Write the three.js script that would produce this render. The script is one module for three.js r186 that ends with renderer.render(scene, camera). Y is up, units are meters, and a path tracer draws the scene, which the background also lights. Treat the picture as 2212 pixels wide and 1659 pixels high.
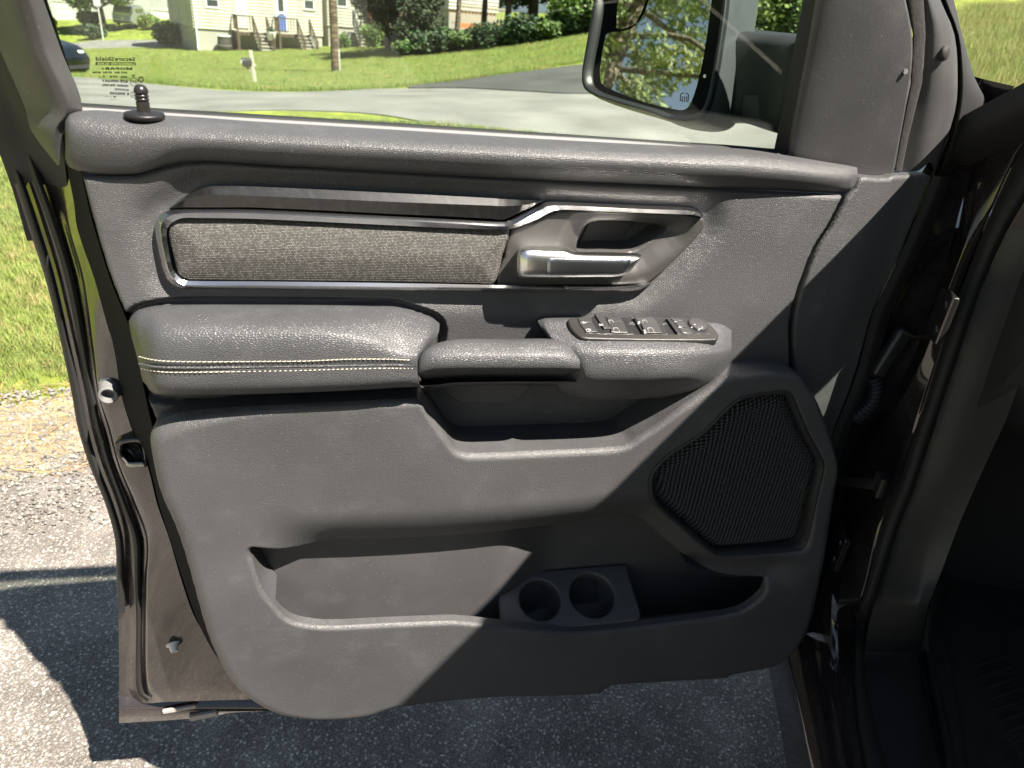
import * as THREE from 'three';
import { mergeGeometries, toCreasedNormals, mergeVertices } from 'three/addons/utils/BufferGeometryUtils.js';
import { RoundedBoxGeometry } from 'three/addons/geometries/RoundedBoxGeometry.js';

// ------------------------------------------------------------------ camera, sky, sun, exposure
const scene = new THREE.Scene();
const FOCAL = 1534, PW = 2212, PH = 1659, EYE = 1.54;               // the photograph was surveyed at 2212 x 1659
const camera = new THREE.PerspectiveCamera(2 * Math.atan(PH / 2 / FOCAL) * 180 / Math.PI, PW / PH, 0.05, 900);
const V3 = (x, y, z) => new THREE.Vector3(x, y, z);
// axes of the open door as the lens sees them: along the door to the hinge, up, and from the door to the cab
const doorU = V3(0.976, 0.0215, -0.217).normalize(), doorV = V3(0.085, 0.883, 0.461);
doorV.addScaledVector(doorU, -doorV.dot(doorU)).normalize();
const doorN = doorU.clone().cross(doorV);
const lensFwd = V3(0, 0, -1).addScaledVector(doorV, doorV.z).normalize(), lensRight = lensFwd.clone().cross(doorV);
const toWorld = (c) => V3(c.dot(lensRight), c.dot(doorV), -c.dot(lensFwd));
camera.position.set(0, EYE, 0);
camera.quaternion.setFromRotationMatrix(new THREE.Matrix4().makeBasis(toWorld(V3(1, 0, 0)), toWorld(V3(0, 1, 0)), toWorld(V3(0, 0, 1))));
camera.focus = 1.08; camera.userData.fStop = 7.5;
camera.updateMatrixWorld(true);
const U = toWorld(doorU), V = toWorld(doorV), N = toWorld(doorN);
const doorAt = toWorld(V3(0, 0, -1)).add(camera.position);           // the door's own origin
const doorFrame = new THREE.Matrix4().makeBasis(U, V, N).setPosition(doorAt);
const inWorld = (p) => p.clone().applyMatrix4(doorFrame);
const GROUND = -doorAt.y;                                            // the ground's height in the door's own axes

const SKY = 0.155;
const sunTo = V3(0.45, 1, 0.52).normalize().transformDirection(doorFrame);
// clear summer sky: pale at the horizon, deeper blue overhead, brighter round the sun's side by the air's own scatter
{
  const w = 512, h = 256, data = new Float32Array(w * h * 4);
  for (let j = 0; j < h; j++) for (let i = 0; i < w; i++) {
    const el = ((j + 0.5) / h - 0.5) * Math.PI, az = ((i + 0.5) / w - 0.5) * 2 * Math.PI, y = Math.sin(el), c = Math.cos(az) * Math.cos(el) * sunTo.x + y * sunTo.y + Math.sin(az) * Math.cos(el) * sunTo.z;
    const t = Math.pow(Math.max(0, 1 - Math.max(0, y)), 3.2), glow = 1 + 0.25 * (0.5 + 0.5 * c) ** 2 + 0.5 * Math.max(0, c) ** 24, o = (j * w + i) * 4;
    for (let k = 0; k < 3; k++) data[o + k] = (el < 0 ? [0.30, 0.32, 0.30][k] : ([0.40, 0.55, 0.80][k] * (1 - t) + [0.86, 0.95, 1.05][k] * t) * glow);
    data[o + 3] = 1;
  }
  const t = new THREE.DataTexture(data, w, h, THREE.RGBAFormat, THREE.FloatType); t.mapping = THREE.EquirectangularReflectionMapping; t.magFilter = t.minFilter = THREE.LinearFilter; t.needsUpdate = true;
  scene.background = t; scene.environment = t; scene.backgroundIntensity = scene.environmentIntensity = SKY;
}
const sun = new THREE.DirectionalLight(0xfff5e8, 5);
sun.position.copy(sunTo).multiplyScalar(40); sun.target.position.set(0, 0, 0); sun.castShadow = true; sun.shadow.radius = 1;
sun.shadow.mapSize.set(4096, 4096);
Object.assign(sun.shadow.camera, { left: -40, right: 40, top: 40, bottom: -40, near: 1, far: 160 });
scene.add(sun, sun.target);
const renderer = new THREE.WebGLRenderer({ antialias: true });
renderer.toneMapping = THREE.LinearToneMapping; renderer.toneMappingExposure = 3.3;
renderer.shadowMap.enabled = true; renderer.setSize(1024, 768);

// ------------------------------------------------------------------ helpers
let seed = 7;
const rnd = () => { seed = (seed * 1664525 + 1013904223) >>> 0; return seed / 4294967296; };
const rr = (a, b) => a + (b - a) * rnd();
const clamp = (x, a, b) => Math.min(b, Math.max(a, x)), lerp = (a, b, t) => a + (b - a) * t;
const smooth = (a, b, x) => { const t = clamp((x - a) / (b - a), 0, 1); return t * t * (3 - 2 * t); };
const eyeDoor = V3(doorU.z, doorV.z, doorN.z);                       // where the survey was taken from, in door axes
const sight = (px, py) => { const r = V3(px - PW / 2, PH / 2 - py, -FOCAL); return V3(r.dot(doorU), r.dot(doorV), r.dot(doorN)); };
// surveyed points, in the door's own axes (metres): at depth w; on a plane; at height v
const P = (px, py, w = 0) => { const d = sight(px, py); return eyeDoor.clone().addScaledVector(d, (w - eyeDoor.z) / d.z); };
const onPlane = (px, py, n, p0) => { const d = sight(px, py); return eyeDoor.clone().addScaledVector(d, n.dot(p0.clone().sub(eyeDoor)) / n.dot(d)); };
const atHeight = (px, py, v) => { const d = sight(px, py); return eyeDoor.clone().addScaledVector(d, (v - eyeDoor.y) / d.y); };
// a surveyed point of the surroundings, in world axes, at horizontal distance D ahead
const far = (px, py, D) => { const r = toWorld(V3(px - PW / 2, PH / 2 - py, -FOCAL)); return camera.position.clone().addScaledVector(r, D / -r.z); };

const names = {};
const numbered = (n) => { names[n] = (names[n] ?? -1) + 1; return names[n] ? n + '_' + String(names[n]).padStart(3, '0') : n; };
function tag(o, label, category, group, kind) {
  if (label) o.userData.label = label;
  if (category) o.userData.category = category;
  if (group) o.userData.group = group;
  if (kind) o.userData.kind = kind;
  return o;
}
function thing(name, label, category, group) { const g = new THREE.Group(); g.name = numbered(name); scene.add(g); return tag(g, label, category, group); }
function part(parent, name, geo, mat, label) {
  const m = new THREE.Mesh(geo, mat); m.name = name; m.castShadow = m.receiveShadow = true;
  if (label) m.userData.label = label;
  parent.add(m); return m;
}
function setting(name, geo, mat, kind = 'structure') { const m = part(scene, numbered(name), geo, mat); m.userData.kind = kind; return m; }

// Catmull-Rom through points, k steps a segment
function thread(pts, k, closed = false) {
  if (k <= 1 && !closed) return pts;
  const out = [], n = pts.length, at = (i) => closed ? pts[(i + n) % n] : pts[clamp(i, 0, n - 1)];
  for (let i = 0; i < (closed ? n : n - 1); i++) {
    const p0 = at(i - 1), p1 = at(i), p2 = at(i + 1), p3 = at(i + 2), L = p1.distanceTo(p2);
    const m1 = p2.clone().sub(p0).multiplyScalar(L / Math.max(1e-9, p1.distanceTo(p0) + L)), m2 = p3.clone().sub(p1).multiplyScalar(L / Math.max(1e-9, p3.distanceTo(p2) + L));
    for (let j = 0; j < k; j++) {
      const t = j / k, t2 = t * t, t3 = t2 * t;
      out.push(p1.clone().multiplyScalar(2 * t3 - 3 * t2 + 1).addScaledVector(m1, t3 - 2 * t2 + t).addScaledVector(p2, -2 * t3 + 3 * t2).addScaledVector(m2, t3 - t2));
    }
  }
  if (!closed) out.push(at(n - 1).clone());
  return out;
}
// a skin over rows of points (every row with the same number of points)
function loft(rows, { along = 1, across = 1, closedAcross = false, closedAlong = false, cap = false, crease = 0 } = {}) {
  rows = rows.map((r) => thread(r, across, closedAcross));
  if (closedAcross) rows = rows.map((r) => [...r, r[0].clone()]);
  const m = rows[0].length, cols = [];
  for (let j = 0; j < m; j++) cols.push(thread(rows.map((r) => r[j]), along, closedAlong));
  if (closedAlong) for (const c of cols) c.push(c[0].clone());
  const n = cols[0].length, pos = [], uv = [], idx = [], run = new Float32Array(n);
  for (let j = 0; j < m; j++) {
    let s = 0;
    for (let i = 0; i < n; i++) {
      if (j) run[i] += cols[j][i].distanceTo(cols[j - 1][i]);
      if (i) s += cols[j][i].distanceTo(cols[j][i - 1]);
      pos.push(...cols[j][i].toArray()); uv.push(s, run[i]);
      if (i && j) { const a = (j - 1) * n + i - 1; idx.push(a, a + 1, a + n, a + 1, a + n + 1, a + n); }
    }
  }
  if (cap) for (const i of [0, n - 1]) {
    const c = V3(0, 0, 0); for (let j = 0; j < m; j++) c.add(cols[j][i]); c.divideScalar(m);
    const base = pos.length / 3;
    for (let j = 0; j < m; j++) { pos.push(...cols[j][i].toArray()); uv.push(cols[j][i].x, cols[j][i].y); }
    pos.push(...c.toArray()); uv.push(c.x, c.y);
    for (let j = 0; j + 1 < m; j++) idx.push(...(i ? [base + j, base + j + 1, base + m] : [base + j + 1, base + j, base + m]));
  }
  let g = new THREE.BufferGeometry();
  g.setAttribute('position', new THREE.Float32BufferAttribute(pos, 3)); g.setAttribute('uv', new THREE.Float32BufferAttribute(uv, 2)); g.setIndex(idx);
  if (crease) g = toCreasedNormals(g, crease); else {
    g.computeVertexNormals();
    if (closedAcross || closedAlong) {                               // one normal along the join
      const nn = g.attributes.normal, join = (a, b) => { const s = V3(nn.getX(a) + nn.getX(b), nn.getY(a) + nn.getY(b), nn.getZ(a) + nn.getZ(b)).normalize(); nn.setXYZ(a, s.x, s.y, s.z); nn.setXYZ(b, s.x, s.y, s.z); };
      if (closedAcross) for (let i = 0; i < n; i++) join(i, (m - 1) * n + i);
      if (closedAlong) for (let j = 0; j < m; j++) join(j * n, j * n + n - 1);
    }
  }
  return g;
}
// a closed outline in the plane, as flat [x, y] pairs, with inside test and distance
class Ring {
  constructor(pts) { this.p = pts; this.n = pts.length; this.lo = [Math.min(...pts.map((q) => q[0])), Math.min(...pts.map((q) => q[1]))]; this.hi = [Math.max(...pts.map((q) => q[0])), Math.max(...pts.map((q) => q[1]))]; }
  d(x, y) {                                                          // positive inside
    let best = 1e9, inside = false; const p = this.p;
    for (let i = 0, j = this.n - 1; i < this.n; j = i++) {
      const ax = p[j][0], ay = p[j][1], bx = p[i][0], by = p[i][1], ex = bx - ax, ey = by - ay;
      const t = clamp(((x - ax) * ex + (y - ay) * ey) / (ex * ex + ey * ey + 1e-12), 0, 1), dx = x - ax - ex * t, dy = y - ay - ey * t;
      best = Math.min(best, dx * dx + dy * dy);
      if ((ay > y) !== (by > y) && x < (ex * (y - ay)) / ey + ax) inside = !inside;
    }
    return inside ? Math.sqrt(best) : -Math.sqrt(best);
  }
}
const openDist = (line, x, y) => { let b = 1e9; for (let i = 1; i < line.length; i++) { const [ax, ay] = line[i - 1], ex = line[i][0] - ax, ey = line[i][1] - ay, t = clamp(((x - ax) * ex + (y - ay) * ey) / (ex * ex + ey * ey + 1e-12), 0, 1); b = Math.min(b, (x - ax - ex * t) ** 2 + (y - ay - ey * t) ** 2); } return Math.sqrt(b); };
// surveyed outline -> Ring in door axes; each point [px, py, w]
const outline = (pts, w = 0, k = 4) => new Ring(thread(pts.map((q) => P(q[0], q[1], q[2] ?? w)), k, true).map((q) => [q.x, q.y]));
const lineOf = (pts, w = 0, k = 4) => thread(pts.map((q) => P(q[0], q[1], q[2] ?? w)), k).map((q) => [q.x, q.y]);
const edgeRound = (d, r) => d >= r || r <= 0 ? 0 : r * (1 - Math.sqrt(Math.max(0, 1 - (1 - Math.max(d, 0) / r) ** 2)));
// a moulded sheet: outline, openings, height over the plane, rolled edges and a skirt back to depth
function sheet({ ring, holes = [], h = () => 0, cell = 0.004, round = 0.004, holeRound = 0.004, back = null, place = (x, y, z) => [x, y, z], uvOf = null }) {
  const drop = typeof round === 'function' ? round : () => round;
  const H = (x, y) => { let z = h(x, y) - edgeRound(ring.d(x, y), drop(x, y)); for (const q of holes) z -= edgeRound(-q.d(x, y), holeRound); return z; };
  const S = (x, y) => { let s = ring.d(x, y); for (const q of holes) s = Math.min(s, -q.d(x, y)); return s; };
  const x0 = ring.lo[0] - cell, y0 = ring.lo[1] - cell, nx = Math.ceil((ring.hi[0] - x0) / cell) + 1, ny = Math.ceil((ring.hi[1] - y0) / cell) + 1;
  const sv = new Float32Array((nx + 1) * (ny + 1)), id = new Int32Array((nx + 1) * (ny + 1)).fill(-1);
  for (let j = 0; j <= ny; j++) for (let i = 0; i <= nx; i++) sv[j * (nx + 1) + i] = S(x0 + i * cell, y0 + j * cell);
  const pos = [], nor = [], uv = [], idx = [];
  const put = (x, y) => {
    const z = H(x, y), e = cell * 0.3, a = V3(...place(x, y, z));
    const b = V3(...place(x + e, y, H(x + e, y))).sub(a), c = V3(...place(x, y + e, H(x, y + e))).sub(a), b2 = V3(...place(x - e, y, H(x - e, y))).sub(a).negate(), c2 = V3(...place(x, y - e, H(x, y - e))).sub(a).negate();
    const nn = b.add(b2).cross(c.add(c2)).normalize();
    pos.push(a.x, a.y, a.z); nor.push(nn.x, nn.y, nn.z); uv.push(...(uvOf ? uvOf(x, y, z) : [x, y - z * 0.6]));
    return pos.length / 3 - 1;
  };
  const cuts = new Map(), rim = [];
  const grid = (k) => { if (id[k] < 0) id[k] = put(x0 + (k % (nx + 1)) * cell, y0 + Math.floor(k / (nx + 1)) * cell); return id[k]; };
  const cut = (a, b) => {
    const key = a < b ? a * 1e7 + b : b * 1e7 + a;
    if (!cuts.has(key)) {
      const t = sv[a] / (sv[a] - sv[b]), ax = x0 + (a % (nx + 1)) * cell, ay = y0 + Math.floor(a / (nx + 1)) * cell, bx = x0 + (b % (nx + 1)) * cell, by = y0 + Math.floor(b / (nx + 1)) * cell;
      const x = lerp(ax, bx, t), y = lerp(ay, by, t), i = put(x, y); cuts.set(key, [i, x, y]);
    }
    return cuts.get(key);
  };
  const tri = (a, b, c) => {
    const k = [a, b, c], out = [], hit = [];
    for (let i = 0; i < 3; i++) {
      const p = k[i], q = k[(i + 1) % 3], sp = sv[p] > 0, sq = sv[q] > 0;
      if (sp) out.push(grid(p));
      if (sp !== sq) { const c2 = cut(p, q); out.push(c2[0]); hit.push(c2, sp); }
    }
    for (let i = 2; i < out.length; i++) idx.push(out[0], out[i - 1], out[i]);
    if (hit.length === 4) rim.push(hit[1] ? [hit[0], hit[2]] : [hit[2], hit[0]]);
  };
  for (let j = 0; j < ny; j++) for (let i = 0; i < nx; i++) { const a = j * (nx + 1) + i; tri(a, a + 1, a + nx + 1); tri(a + 1, a + nx + 2, a + nx + 1); }
  if (back !== null) for (const [p, q] of rim) {
    const depth = (x, y) => typeof back === 'function' ? back(x, y) : back;
    const A = V3(...place(p[1], p[2], H(p[1], p[2]))), B = V3(...place(q[1], q[2], H(q[1], q[2]))), C = V3(...place(q[1], q[2], depth(q[1], q[2]))), D = V3(...place(p[1], p[2], depth(p[1], p[2])));
    const nn = D.clone().sub(A).cross(B.clone().sub(A)).normalize(), base = pos.length / 3, wide = A.distanceTo(B), tall = A.distanceTo(D);
    for (const [v, s, t] of [[A, 0, 0], [B, wide, 0], [C, wide, tall], [D, 0, tall]]) { pos.push(v.x, v.y, v.z); nor.push(nn.x, nn.y, nn.z); uv.push(p[1] + s, p[2] + t); }
    idx.push(base, base + 2, base + 1, base, base + 3, base + 2);
  }
  const g = new THREE.BufferGeometry();
  g.setAttribute('position', new THREE.Float32BufferAttribute(pos, 3)); g.setAttribute('normal', new THREE.Float32BufferAttribute(nor, 3)); g.setAttribute('uv', new THREE.Float32BufferAttribute(uv, 2)); g.setIndex(idx);
  return g;
}
// a round bar through points, with its own radius at each
function bar(pts, radius, { sides = 10, k = 3, cap = true } = {}) {
  const path = thread(pts, k), n = path.length, rad = (i) => Array.isArray(radius) ? lerp(radius[Math.floor(i / k)] ?? radius[radius.length - 1], radius[Math.min(radius.length - 1, Math.floor(i / k) + 1)], (i % k) / k) : radius;
  let side = null; const rows = [];
  for (let i = 0; i < n; i++) {
    const t = path[Math.min(i + 1, n - 1)].clone().sub(path[Math.max(i - 1, 0)]).normalize();
    if (!side) side = Math.abs(t.y) < 0.9 ? V3(0, 1, 0) : V3(1, 0, 0);
    side = side.clone().addScaledVector(t, -side.dot(t)).normalize();
    const b = t.clone().cross(side), r = [];
    for (let s = 0; s < sides; s++) { const a = s / sides * 2 * Math.PI; r.push(path[i].clone().addScaledVector(side, Math.cos(a) * rad(i)).addScaledVector(b, Math.sin(a) * rad(i))); }
    rows.push(r);
  }
  return loft(rows, { closedAcross: true, cap });
}
const boxGeo = (w, h, d, x = 0, y = 0, z = 0, r = 0) => (r ? new RoundedBoxGeometry(w, h, d, 2, r) : new THREE.BoxGeometry(w, h, d)).translate(x, y, z);
const plain = (g) => { const q = g.index ? g.toNonIndexed() : g; for (const k of Object.keys(q.attributes)) if (!['position', 'normal', 'uv'].includes(k)) q.deleteAttribute(k); return q; };
const joined = (list) => mergeGeometries(list.map(plain));

// ------------------------------------------------------------------ computed textures
const hash = (x, y, s) => { let h = (x * 374761393 + y * 668265263 + s * 974711) | 0; h = Math.imul(h ^ (h >>> 13), 1274126177); return ((h ^ (h >>> 16)) >>> 0) / 4294967296; };
const wrapN = (i, n) => ((i % n) + n) % n;
const vnoise = (x, y, nx, ny, s) => {                                // value noise that repeats after nx by ny cells
  const i = Math.floor(x), j = Math.floor(y), fx = x - i, fy = y - j, u = fx * fx * (3 - 2 * fx), v = fy * fy * (3 - 2 * fy), q = (a, b) => hash(wrapN(a, nx), wrapN(b, ny), s);
  return lerp(lerp(q(i, j), q(i + 1, j), u), lerp(q(i, j + 1), q(i + 1, j + 1), u), v);
};
const fbm = (x, y, n, s, oct = 4) => { let v = 0, a = 0.5, k = 1; for (let o = 0; o < oct; o++) { v += a * vnoise(x * n * k, y * n * k, n * k, n * k, s + o); a *= 0.5; k *= 2; } return v / (1 - 0.5 ** oct); };
const cells = (x, y, nx, ny, s, jit = 0.9) => {                      // [nearest, second, number of the nearest]
  const X = x * nx, Y = y * ny, i = Math.floor(X), j = Math.floor(Y); let a = 9, b = 9, id = 0;
  for (let q = -1; q <= 1; q++) for (let p = -1; p <= 1; p++) {
    const ci = wrapN(i + p, nx), cj = wrapN(j + q, ny), dx = i + p + 0.5 + (hash(ci, cj, s) - 0.5) * jit - X, dy = j + q + 0.5 + (hash(ci, cj, s + 1) - 0.5) * jit - Y, d = dx * dx + dy * dy;
    if (d < a) { b = a; a = d; id = hash(ci, cj, s + 2); } else if (d < b) b = d;
  }
  return [Math.sqrt(a), Math.sqrt(b), id];
};
function texture(size, fn, { srgb = false, metres = 1, metresY = metres, h = size } = {}) {   // fn(x, y in 0..1) -> [r, g, b] in 0..1
  const data = new Uint8Array(size * h * 4);
  for (let y = 0, o = 0; y < h; y++) for (let x = 0; x < size; x++, o += 4) { const c = fn((x + 0.5) / size, (y + 0.5) / h); for (let k = 0; k < 3; k++) data[o + k] = clamp((typeof c === 'number' ? c : c[k]) * 255, 0, 255); data[o + 3] = 255; }
  const t = new THREE.DataTexture(data, size, h); t.wrapS = t.wrapT = THREE.RepeatWrapping; t.magFilter = THREE.LinearFilter; t.minFilter = THREE.LinearMipmapLinearFilter; t.generateMipmaps = true;
  if (srgb) t.colorSpace = THREE.SRGBColorSpace;
  t.repeat.set(1 / metres, 1 / metresY); t.needsUpdate = true; return t;
}
const sameAt = (t, metres) => { const c = t.clone(); c.repeat.set(1 / metres, 1 / metres); c.needsUpdate = true; return c; };
const lin = (r, g, b) => new THREE.Color().setRGB(r, g, b);
const std = (o) => new THREE.MeshStandardMaterial(o), phys = (o) => new THREE.MeshPhysicalMaterial(o);
const grainT = texture(1024, (x, y) => {
  const wx = x + 0.006 * (vnoise(x * 40, y * 40, 40, 40, 5) - 0.5), wy = y + 0.006 * (vnoise(x * 40, y * 40, 40, 40, 9) - 0.5);
  const [a, b, id] = cells(wx, wy, 62, 92, 3), [c, d] = cells(wx, wy, 120, 170, 31);
  return 0.62 * smooth(0.0, 0.42, b - a) + 0.14 * smooth(0, 0.4, d - c) + 0.2 * id + 0.04 * fbm(x, y, 8, 60);
}, { metres: 0.19 });
const fineT = texture(512, (x, y) => { const [a, b, id] = cells(x, y, 70, 70, 11); return 0.6 * smooth(0, 0.5, b - a) + 0.4 * id; }, { metres: 0.09 });
const scuffT = texture(1024, (x, y) => {                             // wear and dust: pale specks, hairs and smears on the plastic
  let v = 0.80 + 0.30 * (fbm(x, y, 6, 21, 5) - 0.5);
  const [a, , id] = cells(x, y, 110, 110, 77, 1); if (id > 0.93) v += 1.1 * smooth(0.20, 0.05, a) * (id - 0.9) * 10;
  const [c, , d] = cells(x * 1.0, y, 7, 90, 41, 1); if (d > 0.90) v += 0.35 * smooth(0.12, 0.02, c) * vnoise(x * 40, y * 3, 40, 3, 6);
  const [e, , f] = cells(x, y, 46, 46, 19, 1); if (f > 0.965) v += 0.9 * smooth(0.16, 0.03, e);
  const sm = fbm(x, y, 11, 71, 5); v += 0.22 * smooth(0.56, 0.80, sm) * fbm(x, y, 60, 5, 2);
  return v * 0.66;
}, { metres: 0.42 });
const M = {};
M.leather = std({ color: lin(0.130, 0.131, 0.136), roughness: 0.41, bumpMap: grainT, bumpScale: 0.00042, map: scuffT });
M.softLeather = std({ color: lin(0.120, 0.123, 0.130), roughness: 0.38, bumpMap: sameAt(grainT, 0.24), bumpScale: 0.0005, map: scuffT });
M.plastic = std({ color: lin(0.128, 0.127, 0.130), roughness: 0.44, bumpMap: fineT, bumpScale: 0.00016, map: scuffT });
M.dark = std({ color: lin(0.022, 0.022, 0.024), roughness: 0.6, bumpMap: fineT, bumpScale: 0.0001 });
M.black = std({ color: lin(0.012, 0.012, 0.013), roughness: 0.45 });
M.rubber = std({ color: lin(0.018, 0.018, 0.019), roughness: 0.72 });
const dustT = texture(512, (x, y) => { let v = 0.55 + 0.5 * (fbm(x, y, 10, 4, 5) - 0.5); const [a, , id] = cells(x, y, 60, 60, 8, 1); if (id > 0.8) v += 0.8 * smooth(0.22, 0.05, a) * id; return v * 0.8; }, { metres: 0.3 });
M.paint = phys({ color: lin(0.088, 0.075, 0.077), roughness: 0.42, metalness: 0.4, clearcoat: 1, clearcoatRoughness: 0.06, roughnessMap: dustT, map: dustT });
M.chrome = std({ color: lin(0.62, 0.62, 0.63), metalness: 1, roughness: 0.20 });
M.bright = std({ color: lin(0.74, 0.74, 0.73), metalness: 1, roughness: 0.27 });
const brushT = texture(512, (x, y) => { const v = 0.30 + 0.45 * vnoise(x * 26, y * 4, 26, 4, 3) * vnoise(x * 60, y * 30, 60, 30, 8) + 0.35 * (vnoise(x * 14, y * 200, 14, 200, 5) > 0.86 ? 1 : 0) * vnoise(x * 9, y * 9, 9, 9, 2); return v; }, { metres: 0.16 });
M.gloss = phys({ color: lin(0.040, 0.040, 0.042), roughness: 0.3, metalness: 0.3, clearcoat: 0.7, clearcoatRoughness: 0.12, map: brushT });
// ------------------------------------------------------------------ terrain: a smooth surface through surveyed ground points
const groundPts = [[-5, 5, 0], [4, 5, 0], [-8, 0, 0], [0, 0, 0], [6, 0, 0.02], [-3, -4, 0], [0, -2.5, 0], [2.4, -3, 0], [-2, -6.5, 0], [1.6, -6.2, 0], [-14, 6, -0.3], [14, 8, 0.6], [-12, -4, -0.4],
  ...[[600, 238, 9.6], [600, 203, 15.5], [176, 165, 17], [965, 268, 8.6], [1650, 320, 9.2], [1207, 205, 12.5], [1207, 146, 19], [900, 183, 17.2], [550, 186, 19], [720, 158, 28], [430, 104, 55], [860, 98, 57], [290, 52, 75], [130, 90, 66], [1290, 72, 30], [880, 122, 34], [1100, 106, 31], [1700, 60, 26], [2120, 230, 9.5], [2160, 120, 15], [2200, 40, 24], [2205, -30, 34], [2000, -60, 45]].map(([x, y, D]) => far(x, y, D).toArray()).map(([x, y, z]) => [x, z, y]),
  [-70, -60, -4.5], [-60, -120, -4], [0, -140, 0], [60, -120, 8], [60, -40, 6], [-80, 30, -2], [60, 40, 4], [0, 60, 0.5], [-160, -160, -3], [160, -160, 10], [160, 160, 8], [-160, 160, -2], [0, -250, 2]];
const heightAt = (() => {
  const n = groundPts.length, A = [], phi = (r2) => r2 > 0 ? r2 * Math.log(r2) * 0.5 : 0;
  for (let i = 0; i < n; i++) { const row = []; for (let j = 0; j < n; j++) row.push(phi((groundPts[i][0] - groundPts[j][0]) ** 2 + (groundPts[i][1] - groundPts[j][1]) ** 2) + (i === j ? 4 : 0)); row.push(1, groundPts[i][0], groundPts[i][1], groundPts[i][2]); A.push(row); }
  for (let k = 0; k < 3; k++) { const row = []; for (let j = 0; j < n; j++) row.push(k ? groundPts[j][k - 1] : 1); row.push(0, 0, 0, 0); A.push(row); }
  const m = n + 3;
  for (let c = 0; c < m; c++) { let p = c; for (let r = c + 1; r < m; r++) if (Math.abs(A[r][c]) > Math.abs(A[p][c])) p = r; [A[c], A[p]] = [A[p], A[c]]; for (let r = 0; r < m; r++) if (r !== c) { const f = A[r][c] / A[c][c]; if (f) for (let k = c; k <= m; k++) A[r][k] -= f * A[c][k]; } }
  const w = A.map((r, i) => r[m] / r[i]);
  const flat = (x, z) => smooth(3.2, 1.6, Math.hypot(x * 0.6, z + 1.2));   // the truck stands on level asphalt
  return (x, z) => { let s = w[n] + w[n + 1] * x + w[n + 2] * z; for (let i = 0; i < n; i++) s += w[i] * phi((x - groundPts[i][0]) ** 2 + (z - groundPts[i][1]) ** 2); return s * (1 - flat(x, z)); };
})();
{
  const ax = [], n = 150; for (let i = 0; i <= n; i++) { const t = i / n * 2 - 1; ax.push(Math.sinh(t * 4.6) / Math.sinh(4.6) * 260); }
  const pos = [], uv = [], idx = [];
  for (let j = 0; j <= n; j++) for (let i = 0; i <= n; i++) { const x = ax[i], z = ax[j] - 4; pos.push(x, heightAt(x, z), z); uv.push(x, z); if (i && j) { const a = (j - 1) * (n + 1) + i - 1; idx.push(a, a + n + 1, a + 1, a + 1, a + n + 1, a + n + 2); } }
  const g = new THREE.BufferGeometry(); g.setAttribute('position', new THREE.Float32BufferAttribute(pos, 3)); g.setAttribute('uv', new THREE.Float32BufferAttribute(uv, 2)); g.setIndex(idx); g.computeVertexNormals();
  const lawn = texture(1024, (x, y) => { const a = fbm(x, y, 24, 2, 5), b = fbm(x, y, 5, 40, 4), s = hash(Math.floor(x * 1024), Math.floor(y * 1024), 8), k = 0.55 + 0.55 * a + 0.25 * (b - 0.5) + 0.22 * (s - 0.5); return [0.57 * k + 0.05 * b, 0.65 * k, 0.24 * k]; }, { srgb: true, metres: 6 });
  setting('ground', g, std({ color: lin(0.82, 0.84, 0.76), map: lawn, roughness: 1 }));
}
// sheets of paving laid on the terrain; plan points are world x, z
const drape = (pts, lift, cell, k = 3) => sheet({ ring: new Ring(thread(pts.map(([x, z]) => V3(x, z, 0)), k, true).map((q) => [q.x, q.y])), h: () => lift, cell, round: 0, back: -0.04, place: (x, z, q) => [x, heightAt(x, z) + q, z], uvOf: (x, z) => [x, z] });
const upward = (g) => { const i = g.index.array; for (let k = 0; k < i.length; k += 3) { const t = i[k]; i[k] = i[k + 1]; i[k + 1] = t; } const n = g.attributes.normal.array; for (let k = 0; k < n.length; k++) n[k] = -n[k]; return g; };
const stone = (light, seedN, base) => (x, y) => {
  const [a, b, id] = cells(x, y, 64, 64, seedN, 0.95), [a2, , id2] = cells(x, y, 130, 130, seedN + 9, 0.95), n = fbm(x, y, 5, seedN + 3, 4);
  let v = base * (0.75 + 0.40 * id2 * smooth(0.6, 0.2, a2) + 0.5 * (n - 0.5));
  if (id > 0.62) v += light * (id - 0.55) * smooth(0.46, 0.22, a);
  v += 0.12 * (hash(Math.floor(x * 512), Math.floor(y * 512), 4) - 0.5) * base * 2;
  return [v * 1.0, v * 0.985, v * 0.96];
};
const asphaltT = texture(1024, stone(0.60, 5, 0.49), { srgb: true, metres: 0.62 });
const stoneBump = texture(512, (x, y) => { const [a] = cells(x, y, 64, 64, 5, 0.95), [b] = cells(x, y, 130, 130, 14, 0.95); return clamp(0.9 - a * 0.9, 0, 1) * 0.7 + clamp(0.8 - b, 0, 1) * 0.3; }, { metres: 0.62 });
const asphaltM = std({ color: lin(1.10, 1.04, 0.97), map: asphaltT, roughness: 0.95, bumpMap: stoneBump, bumpScale: 0.0035 });
const roadT = texture(1024, (x, y) => { const n = fbm(x, y, 7, 3, 5), s = hash(Math.floor(x * 900), Math.floor(y * 900), 2), v = 0.47 + 0.16 * (n - 0.5) + 0.10 * (s - 0.5); return [v, v * 0.985, v * 0.95]; }, { srgb: true, metres: 5 });
const roadM = std({ color: lin(1, 1, 1), map: roadT, roughness: 1 });
const drivewayM = std({ color: lin(0.36, 0.37, 0.385), map: roadT, roughness: 0.95 });
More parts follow.
